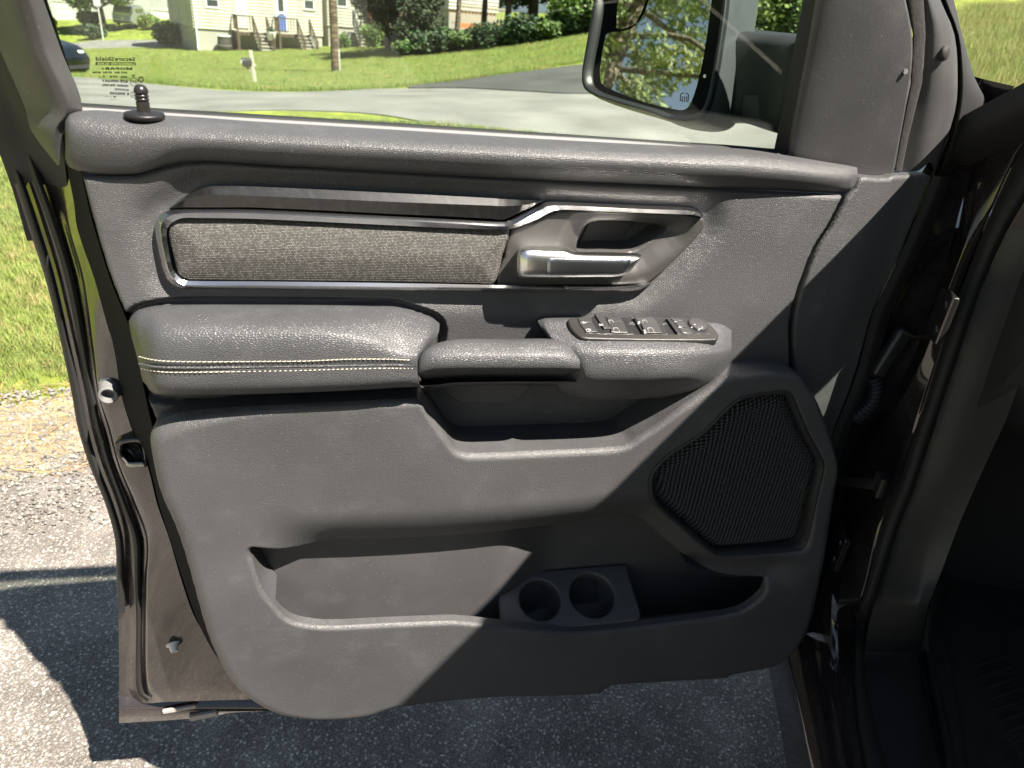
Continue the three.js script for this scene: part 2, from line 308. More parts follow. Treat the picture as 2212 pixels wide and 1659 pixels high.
{
  const g = (px, py) => { const q = inWorld(atHeight(px, py, GROUND)); return [q.x, q.z]; };
  const e = [g(-160, 892), g(0, 885), g(150, 862)], e2 = [g(-160, 1030), g(0, 1012), g(200, 975)];
  // driveway under the truck; its edge runs along the grass ahead, then joins the road on the right
  const edgeR = far(965, 268, 8.6), wide = [[-7, 9], [-4.5, 1.2], [-3.1, -0.9], e[0], e[1], e[2], [0.35, -3.3], [edgeR.x * 0.35 + 0.6, -6.2], [edgeR.x - 0.1, edgeR.z + 0.2], [-1.2, -9.2], [0.5, -13.0], [3.2, -13.2], [4.6, -9.5], [4.2, -5], [4.4, 0], [5, 9]];
  setting('driveway', upward(drape(wide, 0.004, 0.16, 3)), asphaltM);
  // worn gravel and dry litter along the grass edge
  const gr = texture(512, (x, y) => { const [a, , id] = cells(x, y, 60, 60, 51, 0.95), n = fbm(x, y, 6, 9, 4), st = vnoise(x * 12, y * 70, 12, 70, 8), v = 0.50 + 0.30 * (id - 0.5) * smooth(0.6, 0.1, a) + 0.22 * (n - 0.5); return [v * 1.06 + (st > 0.78 ? 0.10 : 0), v * 0.99 + (st > 0.78 ? 0.07 : 0), v * 0.84]; }, { srgb: true, metres: 0.7 });
  setting('gravel_edge', upward(drape([e[0], e[1], e[2], [0.35, -3.35], [0.42, -2.7], e2[2], e2[1], e2[0]].map(([x, z]) => [x, z]), 0.009, 0.05, 2)), std({ color: lin(0.95, 0.93, 0.9), map: gr, roughness: 1, bumpMap: stoneBump, bumpScale: 0.004 }));
  const f = (px, py, D) => { const q = far(px, py, D); return [q.x, q.z]; };
  // light grey road across the view
  setting('road', upward(drape([[-40, -23], [-22, -19.5], f(176, 165, 17), f(446, 190, 15.8), f(600, 203, 15.5), f(727, 204, 15.6), f(802, 197, 16), f(876, 191, 15.2), f(995, 194, 14.2), f(1207, 206, 12.5), [4.0, -12.2], [8, -12], [8, -7.6], [4.2, -8.2], [-0.6, -8.4], f(906, 253, 9.0), f(816, 241, 9.4), f(697, 236, 9.6), f(548, 236, 9.6), f(446, 238, 9.4), [-9, -10.2], [-22, -13], [-40, -16]], 0.016, 0.3, 2)), roadM);
  // darker private drive climbing to the right
  setting('private_drive', upward(drape([f(880, 189, 15.6), f(921, 182, 17.2), f(1025, 168, 17.8), f(1207, 147, 19), f(1400, 128, 19.6), [11, -19], [16, -17], [10, -12.2], [4.2, -12.0], f(1207, 205, 12.6), f(995, 194, 14.4)], 0.022, 0.3, 2)), drivewayM);
  // second street in front of the garages
  setting('far_street', upward(drape([f(60, 92, 58), f(200, 89, 57), f(390, 84, 57), f(396, 74, 64), f(200, 70, 66), f(60, 72, 66), [-62, -60], [-60, -54]], 0.03, 1.0, 2)), roadM);
}
// ------------------------------------------------------------------ the open door
const door = thing('truck_door', 'open pickup truck door with dark grey leather-grain trim, armrest and window', 'truck door');
doorFrame.decompose(door.position, door.quaternion, door.scale);
const rowsOf = (table, ws) => table.map(([py, ...xs]) => xs.map((x, i) => P(Array.isArray(x) ? x[0] : x, Array.isArray(x) ? x[1] : py, Array.isArray(x) ? x[2] ?? ws[i] : ws[i])));

// the shell: hem of the outer skin, flanges and the painted latch side, from the belt down to the rear lower corner
{
  //        py   hem  seal groove lip  jog  face  face end
  const T = [
    [150, -70, -48, -36, -10, 6, 34, 60], [300, -10, 12, 22, 48, 64, 92, 116], [378, 24, 46, 58, 82, 96, 126, 150], [494, 62, 84, 100, 122, 138, 148, 172], [603, 98, 118, 130, 152, 168, 180, 206], [752, 134, 152, 164, 180, 192, 205, 246],
    [852, 155, 174, 186, 199, 208, 216, 262], [925, 168, 188, 201, 216, 228, 240, 284], [1005, 193, 211, 224, 238, 250, 262, 318], [1091, 228, 244, 257, 272, 284, 298, 340], [1165, 248, 264, 279, 296, 310, 322, 366],
    [1254, 252, 266, 284, 296, 308, 322, 392], [1344, 256, 270, 287, 299, 308, 322, 426], [1433, 257, 272, 286, 298, 308, 324, 492], [1490, 257, 272, 286, 300, 312, 335, 560], [1525, 257, 273, 290, [306, 1520], [326, 1519], [365, 1516], [650, 1508]]];
  const skin = rowsOf(T, [-0.128, -0.124, -0.117, -0.110, -0.102, -0.086, -0.066]);
  part(door, 'door_shell', loft(skin, { along: 5, across: 3 }), M.paint);
  // rubber seal that runs down the hem
  const S = [[300, -4, 4, 12], [378, 30, 38, 47], [494, 68, 77, 87], [603, 103, 111, 120], [752, 138, 146, 154], [852, 159, 167, 176], [925, 172, 180, 190], [1005, 197, 205, 213], [1091, 231, 238, 246], [1165, 251, 258, 266], [1254, 254, 261, 269], [1325, 256, 262, 270]];
  part(door, 'edge_seal', loft(rowsOf(S, [-0.119, -0.112, -0.117]), { along: 5, across: 3 }), M.rubber);
  const S2 = [[250, 20, 32, 42], [378, 66, 76, 86], [494, 108, 117, 128], [603, 141, 150, 160], [752, 171, 179, 187], [852, 191, 197, 204], [925, 207, 213, 221], [1005, 230, 236, 243], [1091, 262, 268, 276], [1165, 287, 293, 301], [1254, 291, 296, 303], [1344, 294, 299, 304], [1440, 293, 298, 304], [1495, 297, 303, 311], [1512, [316, 1516], [322, 1512], [330, 1508]]];
  part(door, 'door_seal', loft(rowsOf(S2, [-0.108, -0.094, -0.098]), { along: 5, across: 3 }), M.rubber);
  // bottom flange
  const B = [[1505, 257, 330, 400, 470, 560, 660, 760], [1535, 257, 330, 408, 476, 560, 670, 770], [1561, [257, 1562], [330, 1558], [414, 1552], [482, 1543], [560, 1535], [680, 1522], [790, 1504]]];
  part(door, 'lower_flange', loft(B.map(([py, ...xs], r) => xs.map((x) => Array.isArray(x) ? P(x[0], x[1], -0.112) : P(x, py, [-0.118, -0.104, -0.112][r]))), { along: 3, across: 3 }), M.paint);
  part(door, 'flange_clip', boxGeo(0.058, 0.009, 0.006, 0, 0, 0, 0.002).rotateZ(0.09).translate(...P(388, 1531, -0.098).toArray()), std({ color: lin(0.36, 0.33, 0.30), roughness: 0.7 }));
  part(door, 'flange_clip', boxGeo(0.05, 0.012, 0.008, 0, 0, 0, 0.002).rotateZ(0.12).translate(...P(440, 1545, -0.102).toArray()), std({ color: lin(0.40, 0.36, 0.33), roughness: 0.75 }));
  // inner steel and outer skin behind the trim: one closed box with the door's own outline
  const whole = new Ring(thread([[-6, 300, -.12], [98, 603, -.12], [168, 925, -.12], [228, 1091, -.12], [251, 1180, -.12], [257, 1561, -.11], [480, 1545, -.10], [790, 1503, -.09], [1100, 1478, -.09], [1550, 1420, -.09], [1690, 1385, -.09], [1750, 1215, -.126], [1800, 1000, -.126], [1872, 800, -.126], [1950, 600, -.126], [2030, 400, -.126], [1850, 350, -.12], [900, 290, -.09], [180, 245, -.1]].map((q) => P(...q)), 1, true).map((q) => [q.x, q.y]));
  part(door, 'inner_steel', sheet({ ring: whole, h: () => -0.126, cell: 0.02, round: 0, back: -0.13 }), M.paint);
  part(door, 'outer_skin', sheet({ ring: whole, h: (x, y) => -0.135 - 0.03 * Math.cos(clamp((y + 0.15) / 0.5, -1, 1) * 1.4), cell: 0.02, round: 0, back: -0.13 }), M.paint);
}
// rubber bumper tube on the latch side
{
  const a = P(239, 838, -0.075), b = P(233, 856, -0.050), dir = b.clone().sub(a).normalize();
  const g = new THREE.LatheGeometry([[0.0135, 0], [0.0145, 0.004], [0.0128, 0.012], [0.0118, 0.02], [0.0122, 0.0235], [0.0105, 0.025], [0.0082, 0.024], [0.0075, 0.01], [0, 0.009]].map((q) => new THREE.Vector2(...q)), 28);
  const m = part(door, 'rubber_bumper', g, std({ color: lin(0.16, 0.16, 0.16), roughness: 0.75 })); m.position.copy(a); m.quaternion.setFromUnitVectors(V3(0, 1, 0), dir);
  const ch = bar([P(214, 828, -0.083), P(222, 821, -0.080), P(236, 819, -0.075), P(243, 820, -0.073)], [0.0008, 0.0021, 0.0019, 0.0006], { sides: 6 });
  part(door, 'chalk_mark', ch, std({ color: lin(0.75, 0.74, 0.71), roughness: 0.9 }));
}
// latch mouth: a hole framed by metal, with a pale plastic lip
{
  const fr = [[248, 958], [292, 947], [306, 950], [313, 962], [318, 1000], [314, 1010], [268, 1004]];
  const ring = outline(fr, -0.060, 3), inner = outline([[264, 962], [298, 955], [305, 962], [310, 996], [300, 1000], [272, 998]], -0.060, 3);
  part(door, 'latch_frame', sheet({ ring, holes: [inner], h: () => -0.058, cell: 0.0018, round: 0.002, holeRound: 0.002, back: -0.095 }), M.paint);
  part(door, 'latch_mouth', sheet({ ring: inner, h: () => -0.088, cell: 0.004, round: 0, back: -0.09 }), M.black);
  part(door, 'latch_jaw', bar([P(270, 968, -0.076), P(282, 974, -0.072), P(292, 986, -0.072), P(300, 994, -0.076)], 0.0035, { sides: 8 }), std({ color: lin(0.1, 0.1, 0.11), metalness: 0.8, roughness: 0.4 }));
  part(door, 'latch_lip', loft([[P(262, 984, -0.060), P(270, 990, -0.056), P(276, 998, -0.056), P(308, 999, -0.056)], [P(264, 987, -0.054), P(272, 994, -0.052), P(280, 1003, -0.052), P(310, 1004, -0.052)], [P(262, 990, -0.060), P(269, 998, -0.058), P(276, 1008, -0.058), P(312, 1009, -0.060)]], { along: 3, across: 3 }), std({ color: lin(0.55, 0.53, 0.47), roughness: 0.6 }));
}
// white drain plug low on the shell
{
  const c = P(374, 1390, -0.076), m = part(door, 'drain_plug', new THREE.LatheGeometry([[0, 0], [0.011, 0], [0.0115, 0.002], [0.0075, 0.004], [0.0060, 0.0125], [0.0055, 0.0145], [0.0035, 0.0145], [0.003, 0.008], [0, 0.0075]].map((q) => new THREE.Vector2(...q)), 24), std({ color: lin(0.72, 0.70, 0.64), roughness: 0.5 }));
  m.position.copy(c); m.quaternion.setFromUnitVectors(V3(0, 1, 0), V3(0.25, -0.45, 0.85).normalize());
}
// black rear face of the trim panel
part(door, 'trim_edge', loft(rowsOf([[290, 134, 142, 150], [378, 148, 163, 176], [440, 160, 176, 190], [494, 167, 186, 204], [603, 204, 222, 238], [700, 231, 254, 277], [752, 247, 268, 292], [846, 262, 286, 312], [925, 286, 308, 330], [1005, 322, 338, 352], [1091, 344, 364, 383], [1165, 368, 388, 409], [1254, 396, 418, 437], [1344, 428, 448, 465], [1424, 472, 492, 508], [1466, 520, 540, 554], [1498, 590, 612, 640]], [-0.062, -0.034, -0.004]), { along: 4, across: 2 }), phys({ color: lin(0.012, 0.012, 0.013), roughness: 0.85, specularIntensity: 0.3 }));

// upper padded roll under the window
{
  // px, then the section from the glass side over the crown down to the seam: [py, w]
  const st = [
    [141, [262, -.026], [263, -.016], [270, -.008], [282, -.004], [298, -.006], [318, -.008], [335, -.01], [345, -.014]],
    [152, [245, -.034], [248, -.016], [262, .002], [284, .008], [310, .008], [340, .004], [355, -.002], [362, -.010]],
    [200, [238, -.042], [243, -.020], [262, .004], [288, .014], [320, .015], [352, .010], [370, .004], [376, -.010]],
    [292, [244, -.044], [250, -.022], [268, .005], [294, .017], [322, .018], [352, .013], [371, .006], [377, -.010]],
    [330, [247, -.044], [253, -.022], [271, .006], [294, .018], [318, .019], [346, .014], [362, .006], [368, -.010]],
    [372, [250, -.044], [256, -.022], [273, .006], [294, .018], [314, .019], [334, .014], [349, .006], [355, -.010]],
    [440, [254, -.044], [260, -.022], [277, .007], [296, .019], [312, .020], [330, .015], [343, .006], [349, -.010]],
    [548, [262, -.044], [268, -.022], [285, .008], [302, .020], [318, .021], [336, .016], [349, .006], [355, -.010]],
    [850, [280, -.044], [286, -.022], [302, .008], [319, .021], [335, .022], [352, .017], [366, .007], [372, -.010]],
    [1152, [299, -.043], [304, -.022], [318, .009], [335, .021], [351, .022], [368, .017], [381, .007], [388, -.010]],
    [1450, [315, -.040], [320, -.020], [332, .008], [350, .020], [365, .021], [382, .016], [395, .006], [401, -.010]],
    [1598, [321, -.034], [327, -.014], [338, .008], [356, .019], [372, .020], [388, .015], [402, .005], [408, -.010]],
    [1690, [334, -.026], [339, -.010], [348, .006], [364, .016], [378, .017], [394, .012], [406, .003], [412, -.011]],
    [1780, [349, -.022], [353, -.010], [361, .002], [374, .010], [386, .011], [400, .007], [411, .000], [416, -.012]],
    [1835, [358, -.022], [361, -.014], [367, -.005], [377, .001], [388, .002], [400, -.001], [408, -.005], [412, -.014]],
    [1852, [362, -.022], [364, -.018], [369, -.012], [376, -.008], [382, -.008], [388, -.010], [392, -.012], [394, -.018]]];
  part(door, 'upper_trim', loft(st.map(([px, ...s]) => s.map(([py, w]) => P(px, py, w))), { along: 6, across: 4 }), M.leather);
  // light lip of the inner belt seal, and the dark outer one against the glass
  const lip = [[178, 232], [260, 237], [345, 243], [548, 256], [850, 274], [1152, 293], [1320, 303], [1450, 312], [1500, 317]];
  part(door, 'belt_lip', loft(lip.map(([x, y], i) => { const k = i > 6 ? 0.35 : 1; return [P(x, y - 1 * k, -.060), P(x, y + 1 * k, -.054), P(x, y + 5 * k, -.050), P(x, y + 9 * k, -.042)]; }), { along: 5, across: 3 }), std({ color: lin(0.20, 0.20, 0.20), roughness: 0.42 }));
  const bs = [[174, 222], [260, 228], [345, 234], [548, 246], [850, 265], [1152, 285], [1450, 305], [1560, 312], [1680, 322]];
  part(door, 'belt_seal', loft(bs.map(([x, y]) => [P(x, y + 6, -.078), P(x, y, -.070), P(x, y + 2, -.064), P(x, y + 9, -.058), P(x, y + 20, -.056)]), { along: 4, across: 2 }), M.rubber);
}
// trim panels as moulded sheets
const insertRing = outline([[361, 449], [400, 424], [440, 403], [464, 399], [548, 400], [850, 414], [1176, 430], [1300, 437], [1489, 446], [1518, 456], [1526, 474], [1520, 497], [1470, 550], [1407, 613], [1378, 629], [1319, 633], [1207, 632], [800, 629], [548, 627], [396, 625], [374, 616], [358, 596], [340, 520], [333, 482], [343, 462]], -0.004, 2);
{
  const binRing = outline([[918, 845], [945, 905], [975, 955], [1010, 978], [1200, 975], [1340, 965], [1420, 915], [1450, 880], [1400, 850], [1250, 830], [1000, 830]], -0.03, 3);
  const ring = outline([[176, 383], [240, 382], [292, 381], [327, 372], [372, 359], [440, 353], [548, 359], [850, 376], [1152, 392], [1500, 408], [1810, 423], [1822, 425], [1815, 440], [1789, 490], [1759, 537], [1732, 605], [1714, 665], [1707, 707], [1708, 760], [1706, 800], [1690, 850], [1560, 900], [1420, 985], [1380, 1010], [1000, 1012], [960, 985], [915, 920], [900, 905], [600, 905], [345, 915], [328, 890], [313, 850], [277, 702], [238, 603], [204, 494], [190, 440], [178, 395]], 0, 3);
  const restRing = outline([[277, 690], [284, 680], [300, 667], [340, 658], [420, 656], [548, 656], [700, 657], [800, 659], [858, 661], [902, 673], [930, 682], [950, 695], [955, 730], [905, 850], [550, 870], [330, 860], [309, 825], [293, 758]], -0.003, 3);
  const h = (x, y) => {
    const d = -insertRing.d(x, y);
    let z = d > 0 ? -0.011 * Math.exp(-((d / 0.02) ** 2)) : -0.011;
    z -= 0.035 * smooth(-0.012, 0.012, binRing.d(x, y));
    z -= 0.014 * smooth(0.0075, 0.0015, Math.abs(restRing.d(x, y)));
    z -= 0.010 * smooth(0.05, 0.18, Math.hypot((x - 0.0) * 0.5, y - 0.03) < 0.2 ? 0.2 - Math.hypot((x - 0.0) * 0.5, y - 0.03) : 0);
    return z;
  };
  const ic = insertRing.p.reduce((a, q) => [a[0] + q[0] / insertRing.n, a[1] + q[1] / insertRing.n], [0, 0]), inHole = new Ring(insertRing.p.map(([x, y]) => [ic[0] + (x - ic[0]) * 0.975, ic[1] + (y - ic[1]) * 0.9]));
  part(door, 'trim_panel', sheet({ ring, holes: [inHole], holeRound: 0, h, cell: 0.0032, round: 0.006, back: -0.05 }), M.leather);
  // wing towards the hinge
  const wing = outline([[1858, 384], [1900, 386], [1926, 387], [1929, 380, -.02], [1972, 380, -.025], [2016, 381, -.03], [2005, 410, -.03], [1993, 439, -.03], [1928, 588, -.03], [1886, 674, -.03], [1856, 787, -.03], [1832, 857, -.03], [1802, 930, -.03], [1778, 1006, -.03], [1740, 1010], [1716, 900], [1713, 800], [1711, 707], [1718, 665], [1736, 605], [1763, 537], [1793, 490], [1819, 441], [1828, 425], [1845, 405]], -0.01, 3);
  part(door, 'wing_panel', sheet({ ring: wing, h: (x, y) => -0.006 - 0.10 * Math.max(0, x - 0.46) - 0.012 * smooth(0.03, 0.12, x - 0.46), cell: 0.0026, round: 0.005, back: -0.08 }), M.leather);
}
// lower panel with the pocket mouth and the speaker mouth
const speakerPx = [[1405, 1051], [1406, 1032], [1414, 1015], [1446, 982], [1515, 938], [1574, 880], [1598, 862], [1625, 854], [1693, 846], [1708, 853], [1717, 872], [1744, 935], [1776, 995], [1778, 1012], [1762, 1083], [1744, 1167], [1732, 1184], [1702, 1191], [1559, 1201], [1538, 1194], [1470, 1137], [1416, 1089], [1408, 1070]];
const speakerRing = outline(speakerPx, 0.043, 3);
const pocketTop = [[548, 1174, .034], [566, 1169, .026], [620, 1169, .012], [700, 1168, .004], [1000, 1153, .002], [1240, 1128, .004], [1330, 1112, .006], [1380, 1122, .008], [1470, 1197, .012], [1530, 1224, .014], [1634, 1226, .014]];
{
  const pocket = outline([[546, 1212, .042], [541, 1202, .042], [539, 1190, .041], [542, 1180, .038], ...pocketTop, [1646, 1240, .03], [1642, 1284, .045], [1598, 1323, .052], [1493, 1344, .055], [1285, 1368, .055], [1196, 1368, .055], [1077, 1356, .055], [987, 1347, .055], [940, 1348, .055], [820, 1353, .055], [702, 1358, .055], [642, 1350, .055], [613, 1332, .052], [590, 1305, .05], [568, 1275, .047], [554, 1240, .044]], 0.05, 3);
  const topLine = lineOf(pocketTop, 0, 3);
  const ring = outline([[336, 946], [357, 1035], [384, 1097], [408, 1165], [434, 1248], [464, 1344], [506, 1424], [551, 1466], [610, 1495], [687, 1507], [791, 1501], [851, 1492, .01], [1050, 1482, .02], [1200, 1479, .02], [1285, 1474, .02], [1298, 1466, .02], [1312, 1457, .02], [1420, 1441, .01], [1550, 1424], [1554, 1418], [1646, 1400], [1684, 1373], [1720, 1320], [1744, 1212], [1776, 1060], [1782, 1006], [1776, 960], [1758, 900], [1732, 835], [1718, 804, .02], [1710, 797, .02], [1696, 800, .03], [1650, 805, .04], [1598, 811, .04], [1571, 819, .045], [1520, 852, .045], [1470, 887, .045], [1425, 920, .045], [1381, 949, .045], [1360, 963, .045], [1330, 971, .045], [1262, 976, .045], [1130, 982, .045], [1030, 986, .045], [1010, 985, .045], [989, 978, .045], [977, 966, .045], [965, 949, .045], [929, 898, .045], [914, 874, .045], [903, 868, .045], [879, 868, .045], [700, 873, .04], [548, 878, .035], [402, 885, .02], [351, 897, .01], [336, 912]], 0, 3);
  const mid = P(900, 1000, 0.045).y;
  const h = (x, y) => {
    let z = 0.045 + 0.010 * smooth(-0.2, -0.36, y);
    const dt = openDist(topLine, x, y), above = pocket.d(x, y) < 0;
    z -= 0.043 * (1 - Math.sin(clamp(dt / 0.085, 0, 1) * Math.PI / 2)) * smooth(topLine[0][0] - 0.005, topLine[0][0] + 0.11, x) * smooth(-0.40, -0.33, y);
    return z;
  };
  part(door, 'lower_panel', sheet({ ring, holes: [pocket, speakerRing], h, cell: 0.0033, round: (x, y) => lerp(0.022, 0.009, smooth(-0.46, -0.30, x) * smooth(-0.20, -0.14, y)), holeRound: 0.006, back: (x, y) => Math.abs(pocket.d(x, y)) < 0.003 ? (y < -0.33 ? 0.036 : -0.012) : -0.045 }), M.leather);
  // pocket liner: back wall, floor and ends
  const backRing = outline([[505, 1130], [700, 1110], [1240, 1070], [1400, 1060], [1700, 1150], [1690, 1300], [1640, 1360], [1500, 1400], [1100, 1430], [700, 1450], [620, 1430], [570, 1370], [530, 1280]], -0.014, 3);
  part(door, 'pocket_liner', sheet({ ring: backRing, h: (x) => -0.014 - 0.042 * smooth(0.0, 0.12, x), cell: 0.012, round: 0, back: -0.07 }), M.plastic);
  part(door, 'pocket_floor', boxGeo(0.78, 0.004, 0.05, 0.10, -0.500, 0.012), M.plastic);
  // two-cup holder standing in the pocket
  const hold = new THREE.Group(); hold.name = 'cup_holder'; door.add(hold);
  const c0 = P(1050, 1300, 0.0), c1 = P(1385, 1290, 0.0), top = V3(0, -0.405, 0), L = 0.240, W = 0.096, cx = (c0.x + c1.x) / 2 + 0.006;
  const sh = new THREE.Shape(); sh.moveTo(-L / 2 + .012, -W / 2); sh.lineTo(L / 2 - .012, -W / 2); sh.quadraticCurveTo(L / 2, -W / 2, L / 2, -W / 2 + .012); sh.lineTo(L / 2 - .004, W / 2); sh.lineTo(-L / 2 + .004, W / 2); sh.lineTo(-L / 2, -W / 2 + .012); sh.quadraticCurveTo(-L / 2, -W / 2, -L / 2 + .012, -W / 2);
  for (const [x, r] of [[-0.050, 0.046], [0.044, 0.051]]) { const q = new THREE.Path(); q.absarc(x, 0.0, r * 0.86, 0, 2 * Math.PI); sh.holes.push(q); }
  const tilt = 0.42, put = (g) => g.rotateX(-Math.PI / 2 + 0).rotateX(tilt).translate(cx, top.y - 0.034, -0.012);
  part(hold, 'holder_top', put(new THREE.ExtrudeGeometry(sh, { depth: 0.012, bevelEnabled: true, bevelSize: 0.004, bevelThickness: 0.004, bevelSegments: 3, curveSegments: 28 })), M.plastic);
  for (const [x, r] of [[-0.050, 0.046], [0.044, 0.051]]) part(hold, 'cup_well', put(new THREE.LatheGeometry([[0, -0.07], [r * 0.8, -0.07], [r * 0.86, 0]].map((q) => new THREE.Vector2(...q)), 32).rotateX(Math.PI / 2).translate(x, 0.0, 0)), M.plastic);
  part(hold, 'holder_body', put(boxGeo(L - 0.004, W - 0.004, 0.002, 0, 0, -0.075)), M.plastic);
}
// speaker: rim, honeycomb screen and the dark cone chamber behind it
{
  const sp = new THREE.Group(); sp.name = 'speaker'; door.add(sp);
  const pts = thread(speakerPx.map(([x, y]) => P(x, y, 0.043)), 3, true), c = V3(0, 0, 0); for (const q of pts) c.add(q); c.divideScalar(pts.length);
  const rim = pts.map((p) => [[-0.0035, -0.004], [-0.002, 0.0004], [0.0008, 0.0022], [0.0034, 0.0008], [0.0062, -0.006], [0.0066, -0.014]].map(([i, w]) => p.clone().addScaledVector(c.clone().sub(p).setZ(0).normalize(), i).add(V3(0, 0, w))));
  part(sp, 'speaker_rim', loft(rim, { closedAlong: true, across: 2 }), M.dark);
  const inner = new Ring(pts.map((p) => p.clone().addScaledVector(c.clone().sub(p).setZ(0).normalize(), 0.0055)).map((q) => [q.x, q.y]));
  const zAt = (x, y) => 0.036 + 0.006 * (1 - ((x - c.x) / 0.11) ** 2 * 0.5 - ((y - c.y) / 0.12) ** 2 * 0.6) - 0.012 * smooth(0.02, 0, inner.d(x, y));
  // honeycomb of flattened six-sided holes
  const px = 0.0066, py = 0.0046, pos = [], nrm = [], idx = [], hex = [...Array(6)].map((_, k) => [Math.cos(k * Math.PI / 3), Math.sin(k * Math.PI / 3)]);
  const add = (v, n) => { pos.push(v[0], v[1], v[2]); nrm.push(...n); return pos.length / 3 - 1; };
  for (let j = Math.floor(inner.lo[1] / py); j <= inner.hi[1] / py; j++) for (let i = Math.floor(inner.lo[0] / px); i <= inner.hi[0] / px; i++) {
    const x = i * px * 1.0 + 0, y = (j + (i & 1) * 0.5) * py;
    if (inner.d(x, y) < 0.0012) continue;
    const R = px * 0.667, ry = py / Math.sqrt(3) / R * R / (py / Math.sqrt(3)) , ring = (s, dz) => hex.map(([a, b]) => { const X = x + a * R * s, Y = y + b * (py / Math.sqrt(3)) * s; return [X, Y, zAt(X, Y) + dz]; });
    const o = ring(1, 0), q = ring(0.74, 0.0005), b = ring(0.70, -0.004), base = [];
    for (let k = 0; k < 6; k++) {
      const k2 = (k + 1) % 6, nx = -hex[k][0], nyy = -hex[k][1];
      const A = add(o[k], [0, 0, 1]), B = add(o[k2], [0, 0, 1]), C = add(q[k2], [-hex[k2][0] * .5, -hex[k2][1] * .5, .7]), D = add(q[k], [nx * .5, nyy * .5, .7]), E2 = add(b[k2], [-hex[k2][0], -hex[k2][1], .1]), F2 = add(b[k], [nx, nyy, .1]);
      idx.push(A, B, C, A, C, D, D, C, E2, D, E2, F2);
    }
  }
  const g = new THREE.BufferGeometry(); g.setAttribute('position', new THREE.Float32BufferAttribute(pos, 3)); g.setAttribute('normal', new THREE.Float32BufferAttribute(nrm, 3)); g.setIndex(idx);
  part(sp, 'speaker_grille', g, std({ color: lin(0.03, 0.03, 0.033), roughness: 0.42 }));
  part(sp, 'speaker_backing', sheet({ ring: inner, h: () => 0.018, cell: 0.01, round: 0, back: 0.0 }), M.black);
}
// accent strip above the insert: two facets, glossy and scratched
{
  const t = [[366, 449, 449.5, 450], [402, 422, 431, 449], [440, 405, 421, 449], [464, 401, 420, 449], [548, 402, 423, 449], [850, 416, 436, 463], [1060, 427, 444, 473], [1087, 429, 445, 475], [1130, 431, 443, 456], [1174, 433, 434, 435]];
  part(door, 'accent_strip', loft(t.map(([x, a, b, c]) => [P(x, a, -.010), P(x, a + 1, -.001), P(x, b, .006), P(x, c - 1, .004), P(x, c, -.008)]), { along: 4, crease: 0.5 }), M.gloss);
}
// bright moulding: upper run with the ramp, left bow and lower run; each a ribbon with an upper and a front face
{
  const path = [  // outer edge, ridge, inner edge (px)
    [1521, 464, 1519, 467, 1516, 470], [1510, 456, 1508, 460, 1500, 465], [1489, 448, 1488, 455, 1478, 464], [1400, 444, 1400, 452, 1400, 461], [1290, 439, 1290, 447, 1290, 457], [1200, 435, 1203, 444, 1212, 454], [1176, 437, 1181, 447, 1192, 459], [1140, 455, 1146, 466, 1155, 477], [1100, 475, 1106, 486, 1112, 493], [1080, 478, 1084, 489, 1088, 497], [1000, 474, 1000, 484, 1000, 495], [850, 466, 850, 476, 850, 488], [548, 451, 548, 461, 548, 474], [420, 450, 424, 460, 430, 472], [374, 451, 384, 462, 396, 472], [352, 459, 364, 468, 376, 480], [339, 474, 350, 482, 364, 492], [335, 492, 347, 498, 361, 508], [342, 540, 354, 543, 366, 545], [352, 585, 364, 583, 374, 580], [362, 606, 374, 600, 384, 594], [378, 619, 388, 612, 396, 603], [400, 624, 406, 616, 412, 606], [548, 626, 548, 616, 548, 607], [800, 629, 800, 619, 800, 610], [1069, 631, 1069, 622, 1069, 615], [1207, 632, 1207, 624, 1207, 618], [1319, 631, 1317, 624, 1314, 619], [1378, 627, 1372, 621, 1366, 616], [1407, 612, 1404, 611, 1400, 609.5]];
  const rows = path.map(([a, b, c, d, e, f]) => [P(a, b, -.012), P(a, b, -.002), P(lerp(a, c, .15), lerp(b, d, .15), .002), P(c, d, .0075), P(lerp(c, e, .9), lerp(d, f, .9), .0035), P(e, f, -.004)]);
  part(door, 'bright_moulding', loft(rows, { along: 4, crease: 0.45 }), M.chrome);
}
// woven insert
{
  const ring = outline([[364, 486], [376, 475], [400, 473], [548, 476], [850, 490], [1000, 497], [1080, 499], [1102, 497], [1086, 556], [1070, 613], [1040, 614], [800, 609], [548, 606], [412, 605], [394, 601], [384, 590], [374, 555], [363, 510]], -0.002, 3);
  const weave = texture(512, (x, y) => {
    const n = 72, gx = x * n, gy = y * n, row = Math.floor(gy), sx = gx + (row & 1) * 0.5, u = sx - Math.floor(sx) - 0.5, v = gy - row - 0.5, k = hash(wrapN(Math.floor(sx), n), row, 3);
    const bump = Math.max(0, 1 - (u * u * 3.4 + v * v * 4.5)); return 0.08 + bump * (0.28 + 0.62 * k * k);
  }, { metres: 0.145 });
  part(door, 'fabric_insert', sheet({ ring, h: (x, y) => -0.004 + 0.010 * Math.sqrt(clamp(ring.d(x, y) / 0.03, 0, 1)) , cell: 0.004, round: 0.002, back: -0.012 }), std({ color: lin(0.30, 0.29, 0.265), map: weave, roughness: 0.95, bumpMap: weave, bumpScale: 0.0005 }));
}
